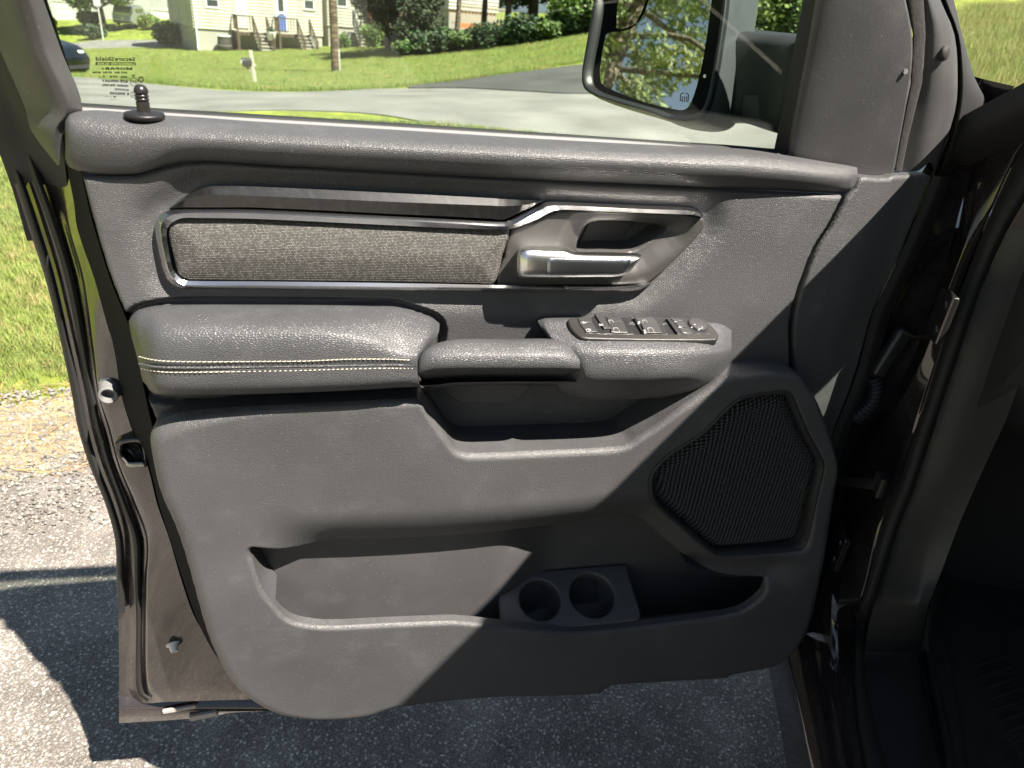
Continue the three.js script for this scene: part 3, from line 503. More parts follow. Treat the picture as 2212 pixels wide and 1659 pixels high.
// handle bezel, its finger recess, the release handle
{
  const ring = outline([[1106, 496], [1160, 476], [1212, 455], [1290, 458], [1400, 462], [1478, 465], [1516, 471], [1523, 482], [1519, 497], [1470, 550], [1402, 611], [1366, 615], [1300, 617], [1200, 617], [1074, 614], [1090, 556]], -0.004, 2);
  const rec = outline([[1270, 487], [1290, 481], [1378, 482], [1432, 488], [1440, 494], [1400, 520], [1366, 540], [1300, 541], [1250, 540], [1249, 528], [1258, 502]], -0.018, 3);
  part(door, 'handle_bezel', sheet({ ring, h: (x, y) => { const d = rec.d(x, y); return -0.003 - 0.014 * smooth(-0.035, 0, d) - 0.034 * smooth(-0.003, 0.006, d); }, cell: 0.002, round: 0.003, back: -0.03 }), std({ color: lin(0.095, 0.092, 0.09), roughness: 0.44, map: scuffT, bumpMap: fineT, bumpScale: 0.00008 }));
  part(door, 'recess_cover', sheet({ ring: outline([[1262, 540], [1272, 505], [1284, 486], [1296, 484], [1376, 486], [1380, 490], [1350, 530], [1342, 543]], -0.03, 2), h: (x) => -0.047 - 0.003 * Math.cos((x - 0.13) * 40), cell: 0.002, round: 0.002, back: -0.06 }), M.dark);
  const hd = new THREE.Group(); hd.name = 'door_handle'; door.add(hd);
  // px: section [back top, top rear, top front, front upper, front lower, bottom front, bottom back] as [dx, py, w]
  const st = [[1117, 541, 546, 556, 592, 594], [1124, 533, 540, 551, 596, 598], [1140, 530, 538, 551, 597, 599], [1180, 530, 540, 554, 597, 599], [1221, 531, 542, 557, 597, 599], [1240, 542, 548, 559, 597, 599], [1290, 544, 550, 560, 597, 598], [1334, 545, 551, 560, 596, 597], [1358, 546, 551, 560, 588, 589], [1376, 546, 551, 557, 567, 568], [1385, 548, 551, 554, 557, 558]];
  const wf = [.024, .032, .036, .037, .037, .037, .037, .036, .034, .031, .027];
  part(hd, 'handle_lever', loft(st.map(([x, a, b, c, d, e], i) => { const w = wf[i], k = i < 5 ? -0.004 : 0.008; return [P(x, a + 3, k - 0.006), P(x, a, k), P(x, b, w - 0.006), P(x, c, w), P(x, (c + d) / 2, w + .002), P(x, d, w - .001), P(x, e, w - 0.008), P(x, e - 4, k)]; }), { along: 4, across: 3, closedAcross: true, cap: true }), M.bright);
  const inl = [[1182, 562, 594], [1190, 559, 594.5], [1240, 560, 595], [1300, 561, 594], [1344, 561, 592], [1356, 561, 580], [1362, 561.5, 568]];
  part(hd, 'handle_inlay', loft(inl.map(([x, a, b], i) => { const w = [.0385, .0395, .0405, .0405, .0398, .0385, .0365][i]; return [P(x, a - 1, w - .003), P(x, a, w), P(x, (a + b) / 2, w + .0012), P(x, b - 1, w), P(x, b, w - .004)]; }), { along: 4, across: 2 }), std({ color: lin(0.34, 0.36, 0.39), metalness: 1, roughness: 0.3 }));
}
// armrest with two rows of stitching
const restTop = (st) => st.map(([px, ...s]) => s.map(([py, w, dx = 0]) => P(px + dx, py, w)));
{
  const rest = new THREE.Group(); rest.name = 'armrest'; door.add(rest);
  const st = [
    [278, [699, -.012], [694, .000], [700, .006, 1], [712, .010, 3], [735, .014, 8], [756, .016, 14], [776, .018, 19], [786, .019, 22], [800, .019, 25], [815, .016, 28], [823, .008, 30], [820, -.01, 30]],
    [284, [687, -.014], [682, -.003], [690, .012, 2], [708, .022, 4], [735, .030, 9], [760, .034, 15], [779, .037, 19], [789, .037, 21], [804, .036, 24], [822, .031, 29], [833, .018, 33], [828, -.01, 33]],
    [300, [674, -.014], [669, -.003], [680, .016, 1], [704, .034, 3], [735, .047, 6], [762, .053, 9], [781, .056, 12], [791, .056, 13], [806, .054, 15], [828, .048, 20], [844, .030, 24], [838, -.01, 24]],
    [340, [665, -.014], [660, -.003], [670, .016], [695, .044], [722, .063], [750, .069], [782, .070], [792, .069], [808, .070, 1], [836, .068, 3], [851, .056, 5], [846, -.01, 5]],
    [420, [663, -.014], [658, -.003], [669, .016], [692, .046], [716, .066], [742, .0725], [782, .074], [791, .073], [807, .0735], [838, .072], [853, .059], [848, -.01]],
    [548, [663, -.014], [658, -.003], [669, .016], [691, .046], [715, .067], [740, .0735], [781, .075], [790, .074], [806, .0745], [836, .073], [851, .060], [846, -.01]],
    [700, [664, -.014], [659, -.003], [670, .016], [692, .046], [716, .067], [740, .0735], [778, .075], [788, .074], [804, .0745], [832, .073], [846, .060], [840, -.01]],
    [800, [666, -.014], [661, -.003], [674, .016], [698, .045], [730, .067], [750, .0735], [777, .075], [787, .074], [802, .0745], [828, .073], [841, .060], [836, -.01]],
    [858, [668, -.014], [663, -.003], [682, .022], [712, .048], [750, .066], [765, .072], [778, .074], [787, .073], [801, .0735], [824, .072], [837, .059], [832, -.01]],
    [900, [680, -.014], [675, -.003], [693, .020], [721, .045, -1], [757, .064, -1], [768, .070, -1], [779, .072, -1], [787, .072, 0], [800, .0715, 0], [822, .070, 2], [835, .058, 3], [832, -.01]],
    [930, [689, -.014], [684, -.003], [700, .018], [722, .040, -4], [756, .058, -18], [767, .064, -24], [778, .067, -27], [787, .067, -28], [800, .066, -28], [820, .058, -26], [834, .040, -24], [832, -.01, -24]],
    [949, [703, -.014], [698, -.003], [709, .010], [722, .024, -3], [748, .040, -22], [764, .048, -36], [776, .052, -42], [787, .053, -45], [800, .052, -46], [818, .048, -44], [830, .034, -42], [828, -.01, -42]]];
  part(rest, 'armrest_pad', loft(restTop(st), { along: 7, across: 4 }), M.softLeather);
  const rowsS = [[[299, 770, .0565], [324, 776, .0685], [357, 780, .0745], [430, 781.5, .0765], [548, 781, .0755], [658, 780, .0757], [757, 776, .0757], [840, 776, .0753], [890, 778, .073]], [[304, 796, .057], [330, 801, .068], [360, 804, .073], [430, 804, .0748], [548, 802, .0738], [658, 800, .074], [757, 797, .074], [840, 795.5, .0735], [896, 796, .0715]]];
  for (const row of rowsS) {
    const path = thread(row.map((q) => P(...q)), 40), out = []; let s = 0, last = path[0];
    for (let i = 1, start = path[0]; i < path.length; i++) {
      s += path[i].distanceTo(last); last = path[i];
      if (s > 0.0046) { const e = path[i], m = start.clone().lerp(e, 0.5).add(V3(0, 0.0002, 0.0010)), e2 = start.clone().lerp(e, 0.82); out.push(bar([start.clone().add(V3(0, -.0003, -.0004)), m, e2.add(V3(0, .0003, -.0003))], [0.0004, 0.00062, 0.0004], { sides: 5, k: 1, cap: false })); start = e; s = 0; }
    }
    part(rest, 'stitching', joined(out), std({ color: lin(0.62, 0.58, 0.47), roughness: 0.8 }));
  }
  // welt between the rows
  part(rest, 'seam_welt', bar([[301, 786, .0570], [340, 793, .0715], [420, 794.5, .0738], [548, 793, .0733], [700, 790.5, .0733], [840, 788.5, .0727], [898, 788.5, .0712]].map((q) => P(...q)), 0.0016, { sides: 6, k: 6 }), M.softLeather);
}
// grab handle bridging from the armrest to the switch pod
{
  const st = [
    [905, [822, .010, 6], [790, .052, -1], [774, .050, 3], [768, .044, 10], [790, .030, 14], [815, .02, 14], [832, .034, 6], [830, .052, 2]],
    [910, [825, .010, 6], [806, .070, -6], [775, .068, -3], [757, .050, 6], [780, .020, 16], [815, .012, 16], [834, .030, 8], [832, .054, 0]],
    [940, [828, .012], [800, .078], [768, .076, -6], [742, .050, 2], [765, .022, 8], [815, .012, 4], [832, .032], [831, .060]],
    [985, [828, .012], [798, .080], [765, .078], [733, .048], [760, .022], [815, .012], [830, .046], [826, .076]],
    [1100, [828, .012], [798, .081], [764, .079], [732, .046], [760, .022], [815, .012], [828, .046], [824, .077]],
    [1190, [828, .012], [798, .081], [765, .079], [732, .046], [760, .022], [815, .012], [828, .046], [824, .077]],
    [1225, [828, .012], [798, .080], [768, .077, 6], [741, .050, 2], [765, .022], [815, .012], [828, .044], [824, .075]],
    [1240, [826, .012], [798, .075, 12], [772, .072, 12], [755, .056, 4], [770, .022], [812, .012], [827, .032, 4], [825, .058, 8]]];
  part(door, 'grab_handle', loft(restTop(st), { along: 6, across: 4, closedAcross: true, cap: true }), M.softLeather);
}
// switch pod, bezel and its controls
{
  const pod = new THREE.Group(); pod.name = 'switch_pod'; door.add(pod);
  const st = [
    [1162, [690, -.006], [696, .006, 1], [705, .016, 6], [718, .026, 14], [733, .034, 24], [760, .034, 30], [800, .028, 30], [830, .02, 34], [846, .0, 44], [840, -.03, 44]],
    [1178, [684, -.006], [694, .012], [708, .026, 4], [724, .040, 12], [744, .052, 22], [775, .054, 26], [808, .046, 26], [838, .032, 32], [856, .008, 42], [848, -.03, 42]],
    [1230, [683, -.006], [692, .012], [708, .028], [724, .044, 3], [748, .064, 10], [772, .072, 14], [806, .068, 16], [842, .050, 18], [860, .020, 22], [852, -.03, 22]],
    [1262, [683, -.006], [692, .012], [708, .029], [725, .047], [750, .068, 2], [770, .076, 4], [810, .079, 4], [832, .068, 4], [863, .024, 6], [856, -.03, 6]],
    [1310, [683, -.006], [692, .012], [708, .029], [726, .048], [752, .072], [770, .079], [812, .081], [832, .070], [863, .026], [856, -.03]],
    [1400, [685, -.006], [694, .012], [710, .029], [728, .048], [753, .072], [771, .079], [812, .081], [831, .070], [860, .026], [853, -.03]],
    [1480, [689, -.006], [698, .012], [713, .028], [731, .047], [754, .070], [771, .076], [808, .078], [824, .066], [848, .026], [842, -.03]],
    [1530, [693, -.006], [702, .010], [716, .025], [733, .042], [752, .060], [767, .066], [794, .063], [818, .048], [830, .020], [826, -.03]],
    [1562, [697, -.008], [706, .006], [719, .018], [735, .031], [750, .044], [762, .050], [780, .047], [798, .034], [808, .010], [806, -.03]],
    [1580, [708, -.010], [714, .000], [724, .010], [736, .018], [748, .026], [756, .029], [766, .026], [776, .016], [782, .0], [780, -.03]]];
  part(pod, 'pod_body', loft(restTop(st), { along: 7, across: 4 }), M.softLeather);
  // the top face as a plane for everything set into it
  const A = P(1230, 691, .0135), B = P(1530, 700, .0125), C = P(1545, 738, .053), top = V3(0, 0, 0).subVectors(B, A).cross(V3(0, 0, 0).subVectors(C, A)).normalize(); if (top.y < 0) top.negate();
  const ax = B.clone().sub(A).addScaledVector(top, -B.clone().sub(A).dot(top)).normalize(), ay = top.clone().cross(ax).negate();      // along, and from the back of the pod to its front
  const O = A.clone();
  const loc = (px, py, lift = 0) => { const q = onPlane(px, py, top, O.clone().addScaledVector(top, lift)).sub(O); return [q.dot(ax), q.dot(ay)]; };
  const place = (x, y, z) => O.clone().addScaledVector(ax, x).addScaledVector(ay, y).addScaledVector(top, z).toArray();
  const flip = (g) => { const i = g.index.array; for (let k = 0; k < i.length; k += 3) { const t = i[k]; i[k] = i[k + 1]; i[k + 1] = t; } const n = g.attributes.normal.array; for (let k = 0; k < n.length; k++) n[k] = -n[k]; return g; };
  const ringAt = (pts, k = 2, lift = 0) => new Ring(thread(pts.map(([x, y]) => { const q = loc(x, y, lift); return V3(q[0], q[1], 0); }), k, true).map((q) => [q.x, q.y]));
  const K = (x, y) => [1207 + x * .1736, 658.3 + y * .1736];         // survey grid of the close-up
  const wells = [[[905, 200], [925, 203], [1045, 400], [930, 402], [855, 262]], [[1318, 206], [1335, 208], [1470, 398], [1355, 402], [1272, 270]]].map((w) => ringAt(w.map((q) => K(...q)), 1));
  const plate = (name, pts, zTop, zBack, mat, round = 0.0008, k = 2, h = null, parent = pod, holes = []) => { const r = ringAt(pts.map((q) => K(...q)), k); return part(parent, name, flip(sheet({ ring: r, holes, holeRound: 0.0003, h: (x, y) => zTop + (h ? h(x, y, r) : 0), cell: 0.0008, round, back: zBack, place })), mat); };
  const bezelM = std({ color: lin(0.055, 0.053, 0.051), roughness: 0.4, bumpMap: fineT, bumpScale: 0.00004, map: scuffT }), keyM = std({ color: lin(0.042, 0.042, 0.043), roughness: 0.38 });
  plate('switch_bezel', [[112, 225], [135, 192], [200, 182], [500, 170], [900, 175], [1400, 190], [1780, 215], [1880, 280], [1960, 370], [1975, 430], [1940, 462], [1500, 466], [900, 462], [400, 450], [280, 435], [190, 370], [130, 290]], 0.0042, -0.006, bezelM, 0.002, 3, null, pod, wells);
  plate('switch_tray', [[225, 200], [420, 182], [900, 188], [1320, 200], [1730, 222], [1880, 395], [1000, 402], [520, 398], [330, 385], [240, 280]], 0.0046, 0.002, std({ color: lin(0.020, 0.020, 0.021), roughness: 0.35 }), 0.0005, 1, null, pod, wells);
  // door lock keys
  plate('lock_switch', [[228, 205], [390, 192], [405, 262], [255, 276]], 0.0063, 0.003, keyM, 0.0006, 1);
  plate('lock_switch', [[258, 284], [408, 270], [478, 380], [330, 384]], 0.0063, 0.003, keyM, 0.0006, 1);
  // window lockout key
  plate('window_lockout', [[430, 168], [535, 170], [560, 240], [632, 350], [545, 352], [470, 230]], 0.0080, 0.003, keyM, 0.0006, 1);
  // four window switches: rear keys and front keys
  plate('window_switch', [[590, 196], [752, 190], [778, 242], [605, 272]], 0.0060, 0.003, keyM, 0.0006, 1);
  plate('window_switch', [[607, 282], [782, 248], [845, 396], [640, 390]], 0.0072, 0.003, keyM, 0.0008, 1);
  plate('window_switch', [[930, 204], [1150, 192], [1195, 240], [1005, 275]], 0.0060, 0.003, keyM, 0.0006, 1);
  plate('window_switch', [[1008, 284], [1200, 248], [1268, 398], [1060, 400]], 0.0072, 0.003, keyM, 0.0008, 1);
  // finger wells in front of the window switches: black plates stand in for deep shade
  plate('finger_well_shade', [[890, 190], [930, 190], [1060, 415], [920, 415], [840, 262]], 0.0009, -0.002, M.black, 0.0002, 1);
  plate('finger_well_shade', [[1305, 196], [1345, 198], [1480, 412], [1345, 415], [1260, 270]], 0.0009, -0.002, M.black, 0.0002, 1);
  // mirror selector keys and the mirror knob
  plate('mirror_select_key', [[1372, 205], [1500, 212], [1540, 242], [1420, 244]], 0.0057, 0.003, keyM, 0.0005, 1);
  plate('mirror_select_key', [[1425, 250], [1545, 248], [1590, 310], [1480, 320]], 0.0057, 0.003, keyM, 0.0005, 1);
  plate('mirror_select_key', [[1485, 328], [1600, 318], [1662, 394], [1522, 396]], 0.0057, 0.003, keyM, 0.0005, 1);
  { const c = [], a = loc(...K(1715, 285)), e = loc(...K(1830, 290)), r = Math.abs(e[0] - a[0]); for (let k = 0; k < 32; k++) c.push([a[0] + r * Math.cos(k / 16 * Math.PI), a[1] + r * Math.sin(k / 16 * Math.PI)]); part(pod, 'mirror_knob', flip(sheet({ ring: new Ring(c), h: (x, y) => 0.0088 - 6 * ((x - a[0]) ** 2 + (y - a[1]) ** 2), cell: 0.001, round: 0.0018, back: 0.003, place })), keyM); }
  // printed symbols, each a thin raised mark
  const mark = std({ color: lin(0.66, 0.66, 0.64), roughness: 0.6 }), icons = [];
  const line = (pts, z, wd = 0.00042) => (wd *= 0.55) && icons.push(bar(pts.map(([x, y]) => { const q = loc(...K(x, y), z); return V3(...place(q[0], q[1], z)); }), wd, { sides: 4, k: 1, cap: false }));
  const carDoor = (x, y, s, z) => line([[x - 34 * s, y - 26 * s], [x + 14 * s, y - 30 * s], [x + 40 * s, y], [x + 44 * s, y + 24 * s], [x - 18 * s, y + 30 * s], [x - 34 * s, y - 26 * s]], z) || line([[x - 24 * s, y - 2], [x + 40 * s, y]], z);
  carDoor(648, 214, 0.8, 0.0063); carDoor(712, 318, 1.05, 0.0075); carDoor(1068, 214, 0.8, 0.0063); carDoor(1140, 318, 1.05, 0.0075);
  line([[500, 238], [550, 262]], 0.0083, 0.0007); line([[505, 262], [548, 236]], 0.0083, 0.0007);
  line([[285, 222], [312, 210], [326, 226], [308, 232], [290, 226], [334, 224], [350, 214]], 0.0066, 0.0006); line([[338, 312], [352, 300], [388, 302], [402, 316], [384, 330], [348, 328], [338, 312]], 0.0066, 0.0006); line([[366, 308], [394, 320]], 0.0066, 0.0006);
  line([[1490, 290], [1500, 264], [1535, 290]], 0.0060, 0.0006); line([[1500, 284], [1524, 282]], 0.0060, 0.0005); line([[1555, 348], [1588, 350]], 0.0060, 0.0008); line([[1440, 212], [1470, 210]], 0.0060, 0.0006);
  for (const [x, y, dx, dy] of [[1694, 250, 0, -1], [1778, 282, 1, 0], [1742, 310, 0, 1], [1658, 282, -1, 0]]) line([[x - 12 * (dy ? 1 : 0), y - 10 * (dx ? 1 : 0)], [x + dx * 14, y + dy * 12], [x + 12 * (dy ? 1 : 0), y + 10 * (dx ? 1 : 0)], [x - 12 * (dy ? 1 : 0), y - 10 * (dx ? 1 : 0)]], 0.0090, 0.0005);
  for (const g of icons) part(pod, 'switch_symbol', g, mark);
  // AUTO lettering by the driver's window keys
  const cv = document.createElement('canvas'); cv.width = 256; cv.height = 96; const cx = cv.getContext('2d'); cx.fillStyle = '#000'; cx.fillRect(0, 0, 256, 96); cx.fillStyle = '#fff'; cx.font = 'bold 84px sans-serif'; cx.textAlign = 'center'; cx.textBaseline = 'middle'; cx.fillText('AUTO', 128, 52);
  const at = new THREE.CanvasTexture(cv), am = std({ color: lin(0.62, 0.62, 0.60), roughness: 0.6, alphaMap: at, transparent: true });
  for (const [q, z] of [[[[978, 246], [1010, 246], [1022, 202], [975, 206]], 0.0063], [[[1062, 362], [1104, 358], [1080, 304], [1048, 308]], 0.0076]]) {
    const c = q.map((p) => { const t = loc(...K(...p), z); return V3(...place(t[0], t[1], z)); }), g = new THREE.BufferGeometry();
    g.setAttribute('position', new THREE.Float32BufferAttribute(c.flatMap((v) => v.toArray()), 3)); g.setAttribute('uv', new THREE.Float32BufferAttribute([0, 0, 0, 1, 1, 1, 1, 0], 2)); g.setIndex([0, 1, 2, 0, 2, 3]); g.computeVertexNormals();
    part(pod, 'auto_lettering', g, am);
  }
}
// small access cover low in the hand bin
part(door, 'access_cover', sheet({ ring: outline([[952, 838], [1145, 832], [1138, 850], [1118, 868], [1095, 872], [1010, 873], [982, 866], [962, 846]], -0.03, 2), h: () => -0.0325, cell: 0.002, round: 0.0015, back: -0.05 }), M.leather);
// door lock knob with its collar
{
  const kn = new THREE.Group(); kn.name = 'lock_knob'; door.add(kn);
  const at = P(312, 248, -0.012), L = (pts) => new THREE.LatheGeometry(pts.map((q) => new THREE.Vector2(...q)), 32);
  part(kn, 'knob_collar', L([[0, 0.002], [0.019, -0.004], [0.0205, -0.001], [0.0195, 0.002], [0.008, 0.0035], [0, 0.0035]]), M.black).position.copy(at);
  const prof = [[0.0066, 0]]; for (const y of [0.013, 0.0165, 0.020]) prof.push([0.0066, y], [0.0058, y + 0.0006], [0.0058, y + 0.0012], [0.0070, y + 0.0018]);
  for (let k = 0; k <= 8; k++) prof.push([0.0071 * Math.cos(k / 8 * Math.PI / 2), 0.0235 + 0.0072 * Math.sin(k / 8 * Math.PI / 2)]);
  part(kn, 'knob_stem', L(prof), std({ color: lin(0.018, 0.016, 0.016), roughness: 0.32 })).position.copy(at);
}
// ------------------------------------------------------------------ window, frame, sail panel and mirror of the door
const paneN = V3(0, -0.26, 1).normalize(), paneAt = V3(0, 0.33, -0.066);
const G = (px, py, off = 0) => onPlane(px, py, paneN, paneAt.clone().addScaledVector(paneN, off));
const onPane = (u, v, off = 0) => V3(u, v, -0.066 + 0.26 * (v - 0.33)).addScaledVector(paneN, off);
const beyond = (a, b, k) => a.clone().addScaledVector(a.clone().sub(b), k);      // carry a line on past a
{
  const left0 = G(84, -20), left1 = G(172, 240), slope = left0.clone().sub(left1).divideScalar(left0.y - left1.y);
  const topLeft = left0.clone().addScaledVector(slope, 0.80 - left0.y);
  const poly = [left1, left0, topLeft, onPane(-0.2, 0.80), onPane(0.06, 0.755), onPane(0.32, 0.665), onPane(0.46, 0.57), G(1830, -20), G(1720, 332)];
  // laminated side glass, 5 mm
  const e1 = V3(1, 0, 0), e2 = paneN.clone().cross(e1), sh = new THREE.Shape(poly.map((p) => { const q = p.clone().sub(paneAt); return new THREE.Vector2(q.dot(e1), q.dot(e2)); }));
  const g = new THREE.ExtrudeGeometry(sh, { depth: 0.005, bevelEnabled: false }).applyMatrix4(new THREE.Matrix4().makeBasis(e1, e2, paneN).setPosition(paneAt));
  const glass = part(door, 'window_glass', g, phys({ color: lin(0.90, 0.955, 0.915), roughness: 0.01, transmission: 1, thickness: 0, ior: 1.5 }));
  // etched marking, read from outside
  const cv = document.createElement('canvas'); cv.width = 1024; cv.height = 830; const c = cv.getContext('2d');
  c.fillStyle = '#000'; c.fillRect(0, 0, 1024, 830); c.fillStyle = '#fff'; c.strokeStyle = '#fff'; c.textBaseline = 'alphabetic'; c.textAlign = 'left';
  const put = (t, x, y, w, f) => { c.font = f; const k = w / c.measureText(t).width; c.save(); c.translate(x, y); c.scale(k, 1); c.lineWidth = 3; c.strokeStyle = c.fillStyle; c.strokeText(t, 0, 0); c.fillText(t, 0, 0); c.restore(); };
  put('Secure', 185, 88, 385, 'bold 96px sans-serif'); put('Shield', 575, 88, 345, 'bold 96px sans-serif');
  c.fillRect(180, 112, 740, 58); c.fillStyle = '#000'; put('LAMINATED GLASS', 195, 160, 700, 'bold 50px sans-serif'); c.fillStyle = '#fff';
  put('MOPAR', 235, 258, 520, 'bold 66px sans-serif'); c.strokeStyle = '#fff'; c.lineWidth = 6; c.beginPath(); c.arc(792, 236, 20, 0, 7); c.stroke(); put('R', 782, 246, 20, 'bold 28px sans-serif');
  put('DOT 904   VITRO  M700', 345, 326, 640, 'bold 46px sans-serif'); put('XI', 185, 380, 70, 'bold 56px sans-serif'); put('AS2   27-9', 340, 404, 330, 'bold 44px sans-serif'); put('S', 760, 404, 40, 'bold 56px sans-serif');
  put('43R-000257', 320, 494, 500, 'bold 64px sans-serif'); put('TRANSP. 70% MIN.', 312, 570, 520, 'bold 46px sans-serif'); put('ACOUSTIC', 300, 644, 290, 'bold 46px sans-serif'); put('E 000249', 290, 724, 390, 'bold 60px sans-serif');
  put('18', 545, 786, 60, 'bold 44px sans-serif'); for (const x of [640, 690, 745]) { c.beginPath(); c.arc(x, 770, 9, 0, 7); c.fill(); } for (const x of [555, 605, 655]) { c.beginPath(); c.arc(x, 816, 9, 0, 7); c.fill(); }
  c.strokeStyle = '#fff'; c.lineWidth = 10; c.beginPath(); c.arc(205, 470, 74, 0, 7); c.stroke(); put('E11', 152, 496, 106, 'bold 70px sans-serif');
  c.beginPath(); c.ellipse(190, 714, 76, 52, 0, 0, 7); c.stroke(); for (const x of [170, 205, 240]) { c.beginPath(); c.arc(x, 714, 26, 1.9, 4.4); c.stroke(); }
  for (let k = 0; k < 5; k++) { const a = (k, r) => [70 + r * Math.sin(k), 420 - r * Math.cos(k)], t = k * 2 * Math.PI / 5; c.beginPath(); c.moveTo(...a(t + 0.10, 66)); c.lineTo(...a(t + 2 * Math.PI / 5 - 0.10, 66)); c.lineTo(...a(t + Math.PI / 5, 14)); c.fill(); }
  const A = G(314, 122, 0.0056), B = G(193, 121, 0.0056), C = G(199, 214, 0.0056), D = G(310, 219, 0.0056);
  const mg = new THREE.BufferGeometry(); mg.setAttribute('position', new THREE.Float32BufferAttribute([A, B, C, D].flatMap((v) => v.toArray()), 3)); mg.setAttribute('uv', new THREE.Float32BufferAttribute([0, 1, 1, 1, 1, 0, 0, 0], 2)); mg.setIndex([0, 1, 2, 0, 2, 3]); mg.computeVertexNormals();
  part(glass, 'glass_marking', mg, std({ color: lin(0.012, 0.016, 0.012), roughness: 0.8, alphaMap: new THREE.CanvasTexture(cv), transparent: true }));

  // rear upright of the window frame: moulded trim with a crease, carried up past the picture
  const rows = [[357, [124, -.045], [126, -.04], [128, -.038]], [283, [68, -.052], [116, -.024], [137, -.030]], [232, [54, -.05], [142, -.016], [177, -.045]], [113, [2, -.036], [93, -.002], [134, -.030]], [0, [-44, -.022], [58, .014], [94, -.014]]].map(([py, ...q]) => q.map(([x, w]) => P(x, py, w)));
  const up = rows[4].map((p, i) => beyond(p, rows[3][i], 3)), up2 = rows[4].map((p, i) => beyond(p, rows[3][i], 6.2));
  part(door, 'frame_trim', loft([...rows, up, up2], { along: 6, across: 4 }), M.plastic);
  // painted steel and black seal behind it
  const rs = [[520, [58, -.142], [80, -.138], [104, -.130], [136, -.116], [168, -.09]], [420, [30, -.135], [54, -.13], [80, -.122], [112, -.106], [148, -.08]], [330, [-2, -.11], [30, -.10], [60, -.094], [98, -.075], [135, -.052]], [232, [-44, -.11], [-6, -.095], [24, -.088], [54, -.060], [100, -.05]], [113, [-92, -.095], [-58, -.08], [-30, -.072], [4, -.044], [60, -.03]], [0, [-140, -.075], [-104, -.06], [-78, -.054], [-42, -.028], [20, -.01]]].map(([py, ...q]) => q.map(([x, w]) => P(x, py, w)));
  const ru = rs[5].map((p, i) => beyond(p, rs[4][i], 6));
  part(door, 'frame_seal', loft([...rs, ru], { along: 5, across: 2 }), M.rubber);
  part(door, 'glass_run', loft([[G(184, 250, .006), G(180, 250, -.004), G(172, 250, -.004)], [G(102, 0, .008), G(96, 0, -.004), G(88, 0, -.004)], [topLeft.clone().add(V3(.012, 0, .008)), topLeft.clone().add(V3(.006, 0, -.004)), topLeft.clone().add(V3(-.004, 0, -.004))]], { along: 2 }), M.rubber);
  // frame over the top and down the windscreen side
  const rail = [topLeft.clone().add(V3(-.03, -.02, .01)), topLeft.clone().add(V3(.01, .012, .01)), onPane(-0.2, 0.805, .01), onPane(0.06, 0.76, .01), onPane(0.28, 0.668, .008), onPane(0.42, 0.56, .004), onPane(0.475, 0.50, 0)];
  part(door, 'frame_rail', bar(rail, [0.018, 0.022, 0.022, 0.022, 0.024, 0.026, 0.024], { sides: 10, k: 6 }), M.paint);
}
{
  const e1 = V3(1, 0, 0), e2 = paneN.clone().cross(e1), poly = [G(1744, 20), G(1960, 30), G(1945, -70), onPane(0.44, 0.575), onPane(0.30, 0.68), onPane(0.26, 0.66), onPane(0.33, 0.58), G(1752, -60)];
  part(door, 'unseen_frame_corner', new THREE.ExtrudeGeometry(new THREE.Shape(poly.map((p) => { const q = p.clone().sub(paneAt); return new THREE.Vector2(q.dot(e1), q.dot(e2)); })), { depth: 0.014, bevelEnabled: false }).translate(0, 0, 0.006).applyMatrix4(new THREE.Matrix4().makeBasis(e1, e2, paneN).setPosition(paneAt)), M.plastic);  // out of view, closes the corner to keep stray sun off the mirror arm
}
